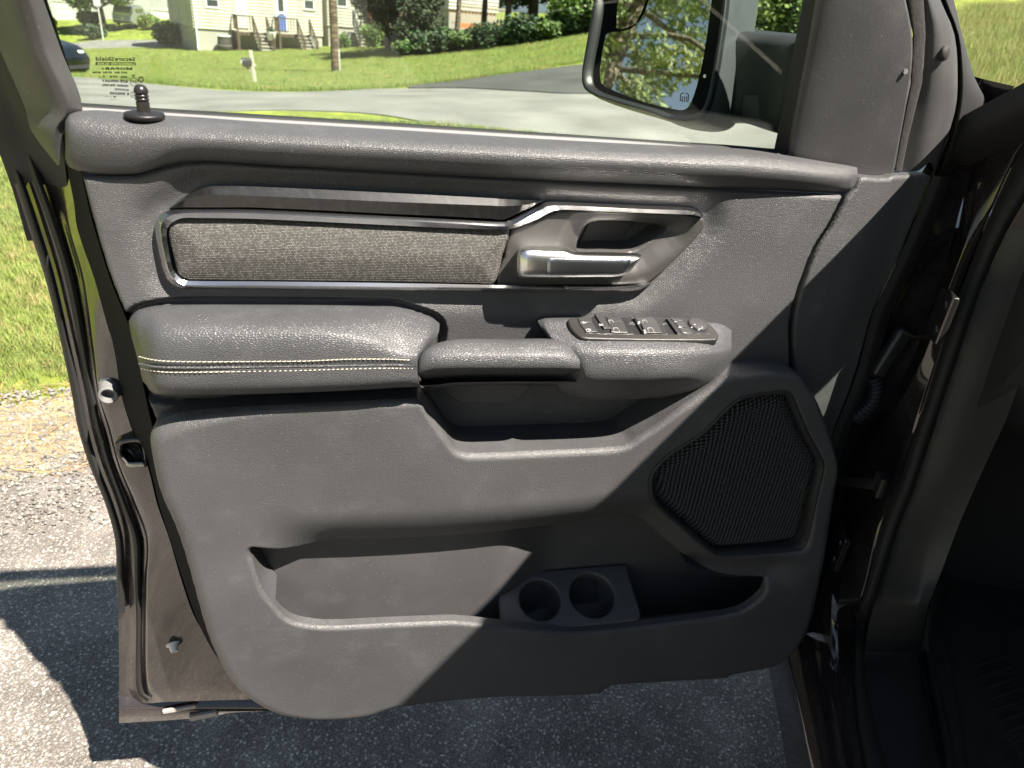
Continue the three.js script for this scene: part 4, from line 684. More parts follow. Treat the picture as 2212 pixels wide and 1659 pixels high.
// sail panel at the front of the window with its rubber channel, felt strip, painted frame and outer seal
{
  const d = (x, y) => [1553.6 + .2976 * x, .2976 * y];
  const col = (pts, off) => thread(pts.map(([x, y]) => G(...d(x, y), off)), 1);
  const chanL = [[655, -260], [612, 0], [520, 480], [455, 830], [398, 1098]], chanM = [[690, -260], [648, 0], [560, 480], [490, 830], [428, 1112]], chanR = [[775, -260], [735, 0], [640, 480], [565, 830], [510, 1140]];
  part(door, 'glass_channel', loft([col(chanL, 0.0), col(chanL, .008), col(chanM, .016), col(chanR, .030), col(chanR, .028)], { along: 4, across: 1 }), M.rubber);
  const sailL = [[740, -200], [700, 0], [612, 480], [540, 830], [486, 1148]], sailR = [[1290, -200], [1352, 0], [1402, 300], [1380, 620], [1255, 1292]].map((q) => q), sailC = [[1010, -200], [1030, 0], [1000, 480], [960, 830], [880, 1240]];
  const midL = [[760, -200], [722, 0], [636, 480], [564, 830], [512, 1152]], midR = [[1282, -200], [1338, 0], [1388, 300], [1366, 620], [1244, 1286]];
  part(door, 'sail_panel', loft([col(sailL, .010), col(midL, .034), col(sailC, .040), col(midR, .036), col(sailR, .031), col(sailR, .012)], { along: 6, across: 3 }), M.plastic);
  part(door, 'sail_pin', new THREE.CylinderGeometry(0.0032, 0.0032, 0.002, 16).rotateX(Math.PI / 2).translate(...G(...d(1352, 520), .0385).toArray()), std({ color: lin(0.14, 0.14, 0.14), roughness: 0.6 }));
  const feltL = [[1316, -200], [1372, 0], [1408, 250], [1392, 600], [1316, 1000], [1276, 1235]], feltR = [[1420, -200], [1478, 0], [1494, 250], [1468, 600], [1370, 1000], [1322, 1240]];
  const fuzz = texture(256, (x, y) => 0.35 + 0.65 * hash(Math.floor(x * 128), Math.floor(y * 128), 5) * fbm(x, y, 16, 6, 3), { metres: 0.05 });
  part(door, 'felt_strip', loft([col(feltL, .022), col(feltL, .030), col(feltR, .028), col(feltR, .020)], { along: 6 }), std({ color: lin(0.075, 0.07, 0.068), roughness: 1, map: fuzz, bumpMap: fuzz, bumpScale: 0.0012 }));
  const frL = feltR, frR = [[1540, -200], [1600, 0], [1700, 250], [1722, 560], [1700, 820], [1652, 1010]], fr1 = [[1455, -200], [1515, 0], [1565, 250], [1545, 600], [1490, 1000], [1440, 1240]], fr2 = [[1490, -200], [1550, 0], [1630, 250], [1635, 600], [1590, 920], [1530, 1180]], frE = frR.map(([x, y]) => [x + 4, y]);
  frR[5] = [1560, 1268]; frE[5] = [1566, 1270];
  part(door, 'hinge_frame', loft([col(frL, .022), col(fr1, .026), col(fr2, .022), col(frR, .010), col(frE, -.02)], { along: 6, across: 3 }), M.plastic);
  const peg = new THREE.LatheGeometry([[0.0075, 0], [0.0075, 0.006], [0.009, 0.0065], [0.0092, 0.009], [0.0078, 0.0115], [0.004, 0.0128], [0, 0.013]].map((q) => new THREE.Vector2(...q)), 24), pm = part(door, 'rubber_peg', peg, M.rubber);
  pm.position.copy(G(...d(1585, 388), .019)); pm.quaternion.setFromUnitVectors(V3(0, 1, 0), V3(0.45, 0.1, 0.9).normalize());
  const seL = [[1546, -200], [1606, 0], [1706, 250], [1730, 560], [1708, 820], [1660, 1010], [1570, 1270]], seM = [[1590, -200], [1650, 0], [1740, 250], [1768, 480], [1770, 700], [1720, 960], [1600, 1270]], seR = [[1640, -200], [1700, 0], [1762, 250], [1850, 560], [1930, 760], [1880, 980], [1660, 1280]];
  part(door, 'hinge_seal', loft([col(seL, -.012), col(seM, .002), col(seR, -.03), col(seR, -.06)], { along: 6, across: 3 }), M.rubber);
  // long seal and flange down the hinge side
  const H = [[1010, 439 - 60], [1991, 439]];
  const hs = [[381, 2016, 2036, 2056], [439, 1993, 2014, 2034], [588, 1928, 1950, 1968], [674, 1886, 1908, 1926], [787, 1856, 1876, 1894], [857, 1832, 1852, 1868], [930, 1802, 1820, 1836], [1006, 1778, 1796, 1810], [1110, 1762, 1778, 1790], [1212, 1746, 1762, 1774], [1320, 1722, 1736, 1746], [1380, 1688, 1702, 1712]];
  part(door, 'hinge_edge_seal', loft(rowsOf(hs, [-0.05, -0.045, -0.07]), { along: 4, across: 3 }), M.rubber);
}
// door mirror
{
  const mir = new THREE.Group(); mir.name = 'side_mirror'; door.add(mir);
  const mn = V3(-0.825, 0.229, 0.516).normalize(), mc = P(1415, 120, -0.22);
  const on = (px, py, off = 0) => onPlane(px, py, mn, mc.clone().addScaledVector(mn, off));
  const e1 = V3(0, 1, 0).cross(mn).normalize(), e2 = mn.clone().cross(e1), base = new THREE.Matrix4().makeBasis(e1, e2, mn).setPosition(mc);
  const flat = (pts, k = 3, off = 0) => thread(pts.map(([x, y]) => { const q = on(x, y, off).sub(mc); return V3(q.dot(e1), q.dot(e2), 0); }), k, true);
  const pane = (pts, depth, off, k) => new THREE.ExtrudeGeometry(new THREE.Shape(flat(pts, k).map((q) => new THREE.Vector2(q.x, q.y))), { depth, bevelEnabled: false }).translate(0, 0, off).applyMatrix4(base);
  const mirrorM = std({ color: lin(0.86, 0.88, 0.90), metalness: 1, roughness: 0.015 });
  part(mir, 'mirror_glass', pane([[1319, 71], [1346, 68], [1367, 61], [1388, 39], [1401, 8], [1408, -40], [1412, -110], [1470, -118], [1540, -112], [1546, -60], [1539, 0], [1527, 89], [1512, 167], [1494, 223], [1483, 236], [1465, 238], [1390, 220], [1313, 190], [1300, 178], [1298, 150], [1310, 78]], 0.002, 0.0, 3), mirrorM);
  part(mir, 'spotter_glass', pane([[1334, 62], [1360, 61], [1376, 52], [1388, 30], [1398, 4], [1404, -50], [1404, -108], [1350, -110], [1344, -30]], 0.002, 0.002, 2), mirrorM);
  const out = [[1296, -130], [1292, 0], [1272, 119], [1265, 170], [1271, 196], [1301, 214], [1420, 250], [1455, 263], [1500, 266], [1526, 256], [1542, 228], [1556, 167], [1570, 80], [1580, 0], [1584, -130], [1440, -150]];
  const ringM = flat(out, 3), cen = V3(0, 0, 0); for (const q of ringM) cen.add(q); cen.divideScalar(ringM.length);
  const sec = (s, off, dx = 0, dy = 0) => ringM.map((q) => cen.clone().add(q.clone().sub(cen).multiplyScalar(s)).add(V3(dx, dy, off)).applyMatrix4(base));
  part(mir, 'mirror_bezel', loft([sec(0.885, -0.004), sec(0.90, 0.004), sec(0.955, 0.013), sec(0.99, 0.012), sec(1.0, 0.004)], { closedAcross: true, along: 3 }), std({ color: lin(0.014, 0.015, 0.016), roughness: 0.4 }));
  const speck = texture(512, (x, y) => { const [a, , id] = cells(x, y, 150, 150, 5, 1); return 0.55 + 0.2 * fbm(x, y, 6, 3, 4) + (id > 0.75 ? 0.5 * smooth(0.35, 0.1, a) : 0); }, { metres: 0.12 });
  part(mir, 'mirror_housing', loft([sec(1.0, 0.004), sec(1.015, -0.012), sec(1.01, -0.045), sec(0.95, -0.085), sec(0.80, -0.115), sec(0.5, -0.135), sec(0.02, -0.14)], { closedAcross: true, along: 4 }), std({ color: lin(0.14, 0.15, 0.16), roughness: 0.40, metalness: 0.35, map: speck }));
  // arm: a rounded box bridging housing and door
  const armSec = (a, b, c, dd) => { const m = (p, q, t) => p.clone().lerp(q, t), o = []; for (const [p, q] of [[a, b], [b, c], [c, dd], [dd, a]]) o.push(m(p, q, 0.1), m(p, q, 0.5), m(p, q, 0.9)); return o; };
  const arm = [armSec(P(1575, 66, -.15), P(1600, 60, -.30), P(1580, 262, -.30), P(1560, 268, -.15)), armSec(P(1625, 74, -.13), P(1650, 66, -.24), P(1620, 262, -.24), P(1608, 266, -.13)), armSec(P(1680, 78, -.10), P(1705, 72, -.19), P(1660, 276, -.19), P(1648, 278, -.10)), armSec(P(1745, 82, -.072), P(1770, 78, -.14), P(1720, 292, -.14), P(1700, 294, -.072))];
  part(mir, 'mirror_arm', loft(arm, { along: 4, across: 3, closedAcross: true, cap: true }), std({ color: lin(0.022, 0.023, 0.025), roughness: 0.5 }));
  part(mir, 'arm_cover', loft([[P(1601, 212, -.132), P(1607, 205, -.127), P(1650, 207, -.108), P(1715, 212, -.078)], [P(1600, 232, -.133), P(1604, 232, -.124), P(1650, 236, -.105), P(1712, 244, -.074)], [P(1597, 258, -.135), P(1600, 262, -.127), P(1640, 274, -.106), P(1705, 290, -.076)]], { along: 4, across: 3 }), std({ color: lin(0.030, 0.031, 0.032), roughness: 0.5 }));
  // heater symbol printed on the glass
  const hi = [], tick = (pts) => hi.push(bar(pts.map(([x, y]) => on(x, y, 0.0024)), 0.00055, { sides: 4, k: 1, cap: false }));
  tick([[1469, 217], [1470, 204], [1473, 201], [1477, 201]]); tick([[1480, 201], [1485, 202], [1487, 206], [1486, 219]]); tick([[1469, 213], [1469, 217], [1473, 218]]); tick([[1483, 219], [1486, 218]]);
  for (const x of [1473.5, 1478, 1482.5]) tick([[x, 208], [x + 1.2, 211], [x - 0.6, 215], [x + 0.8, 220]]);
  tag(part(mir, 'heater_symbol', joined(hi), M.black), null, null, null, 'stuff');
}
// ------------------------------------------------------------------ the truck's body round the doorway
const truck = thing('pickup_truck', 'dark brown-grey pickup truck cab with painted door pillar, sill and black interior', 'pickup truck');
doorFrame.decompose(truck.position, truck.quaternion, truck.scale);
// truck axes (in door axes): rearward along the sill, and inboard; measured from the hinge line
const aft = V3(-0.382, 0, 0.924), inb = V3(0.924, 0, 0.382), hinge0 = V3(0.62, 0, -0.02);
const T = (a, s, v) => hinge0.clone().addScaledVector(inb, a).addScaledVector(aft, s).setY(v);
const side = (px, py, a) => onPlane(px, py, inb, T(a, 0, 0)), face = (px, py, s) => onPlane(px, py, aft, T(0, s, 0));
{
  // painted ring of the doorway: pillar side, curving into the sill. [px, py] of its outer and inner edge
  const L1 = [[2212, 190], [2166, 238], [2113, 357], [2089, 494], [2042, 629], [1991, 769], [1943, 858], [1890, 932], [1866, 967], [1842, 1000], [1826, 1054], [1826, 1125], [1829, 1184], [1821, 1244], [1806, 1299]];
  const L2 = [[2300, 190], [2262, 250], [2200, 330], [2130, 480], [2072, 629], [2026, 769], [1999, 858], [1976, 932], [1963, 967], [1953, 1000], [1934, 1054], [1905, 1125], [1890, 1184], [1877, 1244], [1862, 1299]];
  const L3 = [[2350, 190], [2320, 262], [2262, 360], [2178, 494], [2118, 629], [2070, 769], [2040, 858], [2015, 932], [2003, 967], [1993, 1000], [1975, 1054], [1946, 1125], [1926, 1184], [1908, 1244], [1890, 1299]];
  const sA = 0.055, sB = 0.075, sC = 0.10;
  const low1 = [[1804, 1340], [1806, 1418], [1800, 1463], [1803, 1522], [1815, 1597], [1824, 1659], [1836, 1760]], low2 = [[1851, 1340], [1847, 1405], [1844, 1463], [1848, 1522], [1858, 1597], [1870, 1659], [1886, 1760]], low3 = [[1876, 1340], [1868, 1405], [1870, 1463], [1882, 1522], [1900, 1597], [1919, 1659], [1945, 1760]];
  const vs = -0.585;
  const c1 = [...L1.map((q) => side(...q, sA)), ...low1.map((q) => atHeight(...q, vs))], c2 = [...L2.map((q) => side(...q, sB)), ...low2.map((q) => atHeight(...q, vs + .004))], c3 = [...L3.map((q) => side(...q, sC)), ...low3.map((q) => atHeight(...q, vs + .012))];
  const mid = c1.map((p, i) => p.clone().lerp(c2[i], 0.12).add(V3(-.004, .002, .006))), mid2 = c1.map((p, i) => p.clone().lerp(c2[i], 0.9).add(V3(-.004, .002, .004)));
  part(truck, 'doorway_ring', loft([c1.map((p) => p.clone().addScaledVector(aft, -0.03).add(V3(0, -.004, 0))), c1, mid, mid2, c2], { along: 4, across: 3 }), M.paint);
  const s1 = c2.map((p) => p.clone().add(V3(0, .002, .002))), s2 = c2.map((p, i) => p.clone().lerp(c3[i], 0.35).add(V3(-.012, .008, .012))), s3 = c2.map((p, i) => p.clone().lerp(c3[i], 0.75).add(V3(-.012, .008, .012)));
  part(truck, 'doorway_seal', loft([s1, s2, s3, c3], { along: 4, across: 3 }), M.rubber);
  // hinge pillar face in the gap behind the door
  const gap0 = [[2060, 150], [2030, 300], [1950, 439], [1870, 588], [1810, 700], [1770, 800], [1740, 900], [1720, 1006], [1700, 1110], [1690, 1212], [1680, 1320], [1690, 1440]].map((q) => face(...q, -0.10));
  const gap1 = [[2212, 190], [2166, 238], [2095, 439], [2056, 588], [2016, 700], [1978, 800], [1915, 900], [1838, 1006], [1826, 1110], [1825, 1212], [1806, 1299], [1800, 1400]].map((q) => side(...q, sA));
  const gapM = gap0.map((p, i) => p.clone().lerp(gap1[i], 0.6).addScaledVector(aft, -0.06));
  part(truck, 'hinge_pillar', loft([gap0, gapM, gap1.map((p) => p.clone().addScaledVector(aft, -0.028))], { along: 3, across: 4 }), M.paint);
  // sill: outer rocker skin and its steps
  const r0 = [[1684, 1350], [1693, 1397], [1720, 1516], [1744, 1659], [1765, 1790]].map((q) => atHeight(...q, -0.645)), r1 = [[1700, 1360], [1714, 1412], [1738, 1510], [1762, 1659], [1782, 1790]].map((q) => atHeight(...q, -0.625)), r2 = [[1716, 1355], [1732, 1396], [1764, 1500], [1789, 1659], [1808, 1790]].map((q) => atHeight(...q, -0.605)), r3 = [[1760, 1380], [1776, 1425], [1794, 1520], [1815, 1659], [1834, 1790]].map((q) => atHeight(...q, -0.598)), r4 = [[1790, 1390], [1800, 1430], [1803, 1520], [1824, 1659], [1846, 1790]].map((q) => atHeight(...q, -0.588));
  const rU = r0.map((p) => p.clone().add(V3(0, -.10, -.004)));
  part(truck, 'rocker_sill', loft([rU, r0, r1, r2, r3, r4], { along: 5, across: 4 }), M.paint);
  // hinges and check strap
  for (const [y, x0, x1] of [[716, 1948, 2034], [1210, 1770, 1812]]) {
    const hg = new THREE.Group(); hg.name = 'door_hinge'; truck.add(hg);
    const a = face(x0, y, -0.07), b = side(x1, y, 0.035), m = a.clone().lerp(b, 0.5);
    part(hg, 'hinge_arm', bar([a, m.clone().add(V3(0, -.004, .006)), b], [0.007, 0.008, 0.007], { sides: 8 }), M.paint);
    part(hg, 'hinge_plate', boxGeo(0.012, 0.075, 0.05, 0, 0, 0, 0.004).applyMatrix4(new THREE.Matrix4().makeBasis(inb, V3(0, 1, 0), aft).setPosition(b.clone().add(V3(0, .02, -.01)))), M.paint);
    for (const dy of [0.04, 0.002]) part(hg, 'hinge_bolt', new THREE.CylinderGeometry(0.007, 0.008, 0.008, 6).rotateZ(Math.PI / 2).applyMatrix4(new THREE.Matrix4().makeBasis(inb, V3(0, 1, 0), aft).setPosition(b.clone().add(V3(0, dy, 0)).addScaledVector(inb, -0.008))), M.paint);
  }
  {
    const cs = new THREE.Group(); cs.name = 'check_strap'; truck.add(cs);
    const a = face(1790, 1032, -0.02), b = side(1900, 1044, 0.04);
    part(cs, 'strap_arm', loft([[a.clone().add(V3(0, .006, 0)), b.clone().add(V3(0, .008, 0))], [a.clone().add(V3(0, .004, .01)), b.clone().add(V3(0, .006, .012))], [a.clone().add(V3(0, -.006, .01)), b.clone().add(V3(0, -.008, .012))]], {}), M.black);
    part(cs, 'strap_bracket', boxGeo(0.012, 0.03, 0.034, 0, 0, 0, 0.003).applyMatrix4(new THREE.Matrix4().makeBasis(inb, V3(0, 1, 0), aft).setPosition(b)), M.dark);
    part(cs, 'strap_pin', new THREE.CylinderGeometry(0.006, 0.006, 0.036, 14).translate(b.x - .006, b.y, b.z + .012), M.black);
  }
  // ribbed rubber boot round the door wiring, with its grommet
  {
    const boot = new THREE.Group(); boot.name = 'wiring_boot'; truck.add(boot);
    const path = thread([side(1936, 836, 0.0), side(1898, 838, -0.01), side(1880, 852, -0.015), side(1868, 874, -0.012), side(1850, 900, 0.0)].map((p) => p), 8), rad = [];
    const pp = path.map((p) => p.clone().addScaledVector(aft, 0.0)), rows = [];
    const path2 = [face(1885, 815, -0.045), face(1890, 838, -0.042), face(1886, 862, -0.042), face(1870, 884, -0.045), face(1848, 902, -0.05)], q = thread(path2, 14);
    for (let i = 0; i < q.length; i++) {
      const t = q[Math.min(i + 1, q.length - 1)].clone().sub(q[Math.max(0, i - 1)]).normalize(), s = V3(0, 0, 1).addScaledVector(t, -t.z).normalize(), b = t.clone().cross(s), R = 0.0125 + 0.0028 * Math.sin(i * Math.PI * 2 / 5), r = [];
      for (let k = 0; k < 14; k++) { const a = k / 14 * 2 * Math.PI; r.push(q[i].clone().addScaledVector(s, Math.cos(a) * R).addScaledVector(b, Math.sin(a) * R)); }
      rows.push(r);
    }
    part(boot, 'boot_bellows', loft(rows, { closedAcross: true, cap: true }), std({ color: lin(0.02, 0.022, 0.026), roughness: 0.4 }));
    part(boot, 'boot_grommet', new RoundedBoxGeometry(0.03, 0.095, 0.022, 5, 0.011).rotateZ(-0.28).translate(...face(1922, 762, -0.05).toArray()), std({ color: lin(0.02, 0.022, 0.026), roughness: 0.28 }));
  }
}
// interior: kick panel, sill cover, footwell, dash, floor
{
  const B = (x0, x1, y0, y1, z0, z1) => { const g = boxGeo(x1 - x0, y1 - y0, z1 - z0, (x0 + x1) / 2, (y0 + y1) / 2, (z0 + z1) / 2, 0.01); return g.applyMatrix4(new THREE.Matrix4().makeBasis(inb, V3(0, 1, 0), aft).setPosition(hinge0.clone().setY(0))); };
  const cabPlastic = std({ color: lin(0.075, 0.077, 0.079), roughness: 0.42, bumpMap: fineT, bumpScale: 0.0002, map: scuffT });
  const carpet = std({ color: lin(0.035, 0.035, 0.036), roughness: 1, bumpMap: fineT, bumpScale: 0.0006 });
  part(truck, 'floor_carpet', B(0.14, 1.55, -0.74, -0.668, -0.4, 1.9), carpet);
  // sill cover and kick panel in one moulding, rising from the sill up the side of the footwell
  const k1 = [[2178, 494], [2118, 629], [2070, 769], [2030, 890], [1993, 1000], [1946, 1125], [1908, 1244], [1890, 1299]].map((q) => side(...q, 0.10)), k1b = [[1868, 1405], [1870, 1463], [1882, 1522], [1900, 1597], [1919, 1659], [1950, 1760]].map((q) => atHeight(...q, -0.574));
  const k2 = [[2230, 494], [2180, 629], [2130, 769], [2090, 890], [2050, 1000], [2010, 1125], [1985, 1244], [1980, 1310]].map((q) => side(...q, 0.125)), k2b = [[1970, 1405], [1975, 1463], [1985, 1522], [2000, 1597], [2015, 1659], [2040, 1760]].map((q) => atHeight(...q, -0.60));
  const k3 = [[2300, 494], [2260, 629], [2220, 769], [2180, 890], [2130, 1000], [2075, 1125], [2030, 1244], [2005, 1310]].map((q) => side(...q, 0.15)), k3b = [[1990, 1405], [1994, 1463], [2006, 1522], [2024, 1597], [2041, 1659], [2066, 1760]].map((q) => atHeight(...q, -0.665));
  part(truck, 'kick_panel', loft([[...k1, ...k1b], [...k2, ...k2b], [...k3, ...k3b]], { along: 4, across: 4 }), cabPlastic);
  part(truck, 'firewall', B(0.12, 1.6, -0.74, 0.36, -0.46, -0.36), carpet);
  part(truck, 'dashboard', loft([0.13, 0.3, 0.9, 1.5].map((a) => [T(a, -0.36, 0.33), T(a, -0.1, 0.36), T(a, 0.08, 0.32), T(a, 0.14, 0.22), T(a, 0.08, 0.02), T(a, -0.05, -0.1), T(a, -0.3, -0.14)]), { along: 3, across: 4, cap: true }), cabPlastic);
  part(truck, 'far_door', B(1.62, 1.72, -0.70, 0.33, -0.4, 1.9), M.dark);
  part(truck, 'cab_back', B(0.12, 1.62, -0.70, 0.78, 1.95, 2.05), M.dark);
  part(truck, 'rear_door', B(0.0, 0.10, -0.62, 0.36, 1.12, 2.0), M.paint);
  part(truck, 'rear_pillar', B(0.10, 0.20, 0.36, 0.82, 1.78, 2.02), M.paint);
  part(truck, 'centre_pillar', loft([[T(0.03, 1.06, -0.58), T(0.03, 1.16, -0.58), T(0.12, 1.16, -0.58), T(0.12, 1.06, -0.58)], [T(0.04, 1.06, 0.34), T(0.04, 1.16, 0.34), T(0.12, 1.16, 0.34), T(0.12, 1.06, 0.34)], [T(0.16, 1.0, 0.82), T(0.16, 1.10, 0.82), T(0.24, 1.10, 0.82), T(0.24, 1.0, 0.82)]], { closedAcross: true, along: 3 }), M.dark);
  // windscreen pillar and roof: their outer upper edge is what throws the slanting shade over the door
  const e0 = V3(0.632, 0.385, -0.055), e1 = V3(0.47, 0.85, 0.82);
  const ed = [e0.clone().lerp(e1, -0.06), e0.clone().lerp(e1, 0.3), e0.clone().lerp(e1, 0.65), e1.clone(), e1.clone().addScaledVector(aft, 0.5).add(V3(0, .012, 0)), e1.clone().addScaledVector(aft, 1.15)];
  const pil = ed.slice(0, 4);
  const ahead = V3(0, 0, 0).addScaledVector(aft, -1);
  part(truck, 'windscreen_pillar', loft(pil.map((p, i) => { const w = [0.21, 0.18, 0.14, 0.115][i]; return [p.clone(), p.clone().addScaledVector(inb, w * 0.45).add(V3(0, .006, 0)), p.clone().addScaledVector(inb, w).addScaledVector(ahead, 0.03), p.clone().addScaledVector(inb, w - 0.015).add(V3(0, -.035, 0)), p.clone().addScaledVector(inb, 0.02).add(V3(0, -.045, 0))]; }), { closedAcross: true, along: 5, cap: true }), M.rubber);
  part(truck, 'roof', loft([...ed.slice(3), e1.clone().addScaledVector(aft, 1.3).add(V3(0, -.05, 0))].map((p) => [p.clone().add(V3(0, -.05, 0)).addScaledVector(inb, 0.03), p.clone(), p.clone().addScaledVector(inb, 0.08).add(V3(0, .03, 0)), p.clone().addScaledVector(inb, 0.7).add(V3(0, .06, 0)), p.clone().addScaledVector(inb, 1.32).add(V3(0, .03, 0)), p.clone().addScaledVector(inb, 1.40), p.clone().addScaledVector(inb, 1.36).add(V3(0, -.06, 0)), p.clone().addScaledVector(inb, 0.7).add(V3(0, -.01, 0))]), { closedAcross: true, along: 3, across: 2, cap: true }), M.paint);
  const wsA = pil.map((p) => p.clone().addScaledVector(inb, 0.108).addScaledVector(ahead, 0.03).add(V3(0, -.006, 0))), wsB = pil.map((p) => p.clone().addScaledVector(inb, 0.7).addScaledVector(ahead, 0.10).add(V3(0, .02, 0))), wsC = pil.map((p) => p.clone().addScaledVector(inb, 1.3).addScaledVector(ahead, 0.03));
  part(truck, 'windscreen', loft([wsA, wsB, wsC], { along: 3, across: 4 }), phys({ color: lin(0.80, 0.90, 0.82), roughness: 0.01, transmission: 1, thickness: 0 }));
  const blockerAt = (a, s, dv) => { const t = (s + 0.03) / 0.875, p = e0.clone().lerp(e1, clamp(t, 0, 1)); return p.addScaledVector(inb, a).add(V3(0, -0.03 + dv, 0)); };
  // unseen sheet placed to shade door and mat, behind the windscreen, short of the driver's lower corner
  part(truck, 'unseen_sun_blocker', loft([0.02, 0.22, 0.34, 0.38, 0.9, 1.5].map((a) => { const q = a < 0.3 ? 0.27 : a < 0.36 ? 0.2 : -0.02; return [blockerAt(a, q, 0.006), blockerAt(a, q, -0.006), blockerAt(a, (q + 0.84) / 2, -0.010), blockerAt(a, 0.84, -0.006), blockerAt(a, 0.84, 0.006), blockerAt(a, (q + 0.84) / 2, 0.0)]; }), { closedAcross: true, cap: true }), M.dark);
  // cowl and front wing ahead of the doorway
  part(truck, 'front_wing', loft([-0.02, -0.2, -0.7, -1.2].map((s, i) => [T(0.03 + 0.01 * i, s - 0.03, -0.45), T(0.0, s - 0.03, -0.2), T(0.01, s - 0.03, 0.1), T(0.05, s - 0.03, 0.22), T(0.14, s - 0.03, 0.27), T(0.4, s - 0.03, 0.30)]), { along: 3, across: 4 }), M.paint);
}
// rubber floor mat lying on the carpet
{
  const mat = thing('floor_mat', 'black ribbed rubber floor mat lying on the truck cab floor', 'floor mat');
  doorFrame.decompose(mat.position, mat.quaternion, mat.scale);
  const rub = std({ color: lin(0.085, 0.083, 0.076), roughness: 0.62, map: dustT }), l = (x, y) => [1553.6 + .2976 * x, 1165.2 + .2976 * y], v0 = -0.662;
  const plan = (pts, k = 3) => new Ring(thread(pts.map(([x, y]) => { const q = atHeight(...l(x, y), v0); return V3(q.x, q.z, 0); }), k, true).map((q) => [q.x, q.y]));
  const place = (x, y, z) => [x, v0 + z, y], turn = (g) => { const i = g.index.array; for (let k = 0; k < i.length; k += 3) { const t = i[k]; i[k] = i[k + 1]; i[k + 1] = t; } const n = g.attributes.normal.array; for (let k = 0; k < n.length; k++) n[k] = -n[k]; return g; };
  const ring = plan([[1680, 1800], [1600, 1500], [1540, 1200], [1490, 950], [1478, 760], [1510, 560], [1580, 340], [1650, 220], [1790, 150], [1900, 60], [1960, -150], [2600, -150], [2900, 900], [2900, 1900]]);
  const groove = plan([[1860, 1800], [1760, 1400], [1690, 1000], [1660, 800], [1660, 500], [1700, 320], [1780, 260], [1980, 160], [2060, 60], [2600, 0], [2800, 900], [2800, 1900]]);
  part(mat, 'mat_sheet', turn(sheet({ ring, h: (x, y) => { const d = groove.d(x, y), e = ring.d(x, y); return 0.012 + 0.012 * smooth(0.02, 0.008, e) - 0.006 * smooth(-0.004, 0.004, d) + 0.003 * Math.exp(-(((d + 0.008) / 0.003) ** 2)); }, cell: 0.005, round: 0.004, back: 0, place })), rub);
  // heel pad of raised ribs
  for (let k = 0; k < 9; k++) {
    const y = 900 + k * 78, x = 1850 + k * 38 + (k > 4 ? (k - 4) * 10 : 0), a = atHeight(...l(x, y + 20), v0 + 0.012), b = atHeight(...l(x + 120, y - 22), v0 + 0.012), c = atHeight(...l(x + 240, y - 62), v0 + 0.012);
    part(mat, 'heel_rib', bar([a, b, c].map((p) => p.setY(v0 + 0.008)), [0.003, 0.0062, 0.004], { sides: 8, k: 4 }), rub);
  }
  for (let k = 0; k < 3; k++) { const p = [[1990 + k * 190, 0], [2010 + k * 190, 350], [2040 + k * 200, 760]].map((q) => atHeight(...l(...q), v0 + 0.01).setY(v0 + 0.0065)); part(mat, 'channel_rib', bar(p, 0.003, { sides: 6, k: 4 }), rub); }
}
{ const l = (x, y) => atHeight(1553.6 + .2976 * x, 1165.2 + .2976 * y, -0.59), s = thing('paper_scrap', 'small torn white scrap lying on the black kick panel by the floor mat', 'paper scrap'); doorFrame.decompose(s.position, s.quaternion, s.scale);
  part(s, 'scrap_strip', loft([[l(1145, 600), l(1165, 590), l(1215, 575), l(1260, 556), l(1300, 570)].map((p) => p.add(V3(0, .012, 0))), [l(1165, 618), l(1190, 610), l(1225, 590), l(1265, 568), l(1310, 580)].map((p) => p.add(V3(0, .016, .002)))], { along: 3 }), std({ color: lin(0.6, 0.57, 0.5), roughness: 0.9, side: THREE.DoubleSide })); }
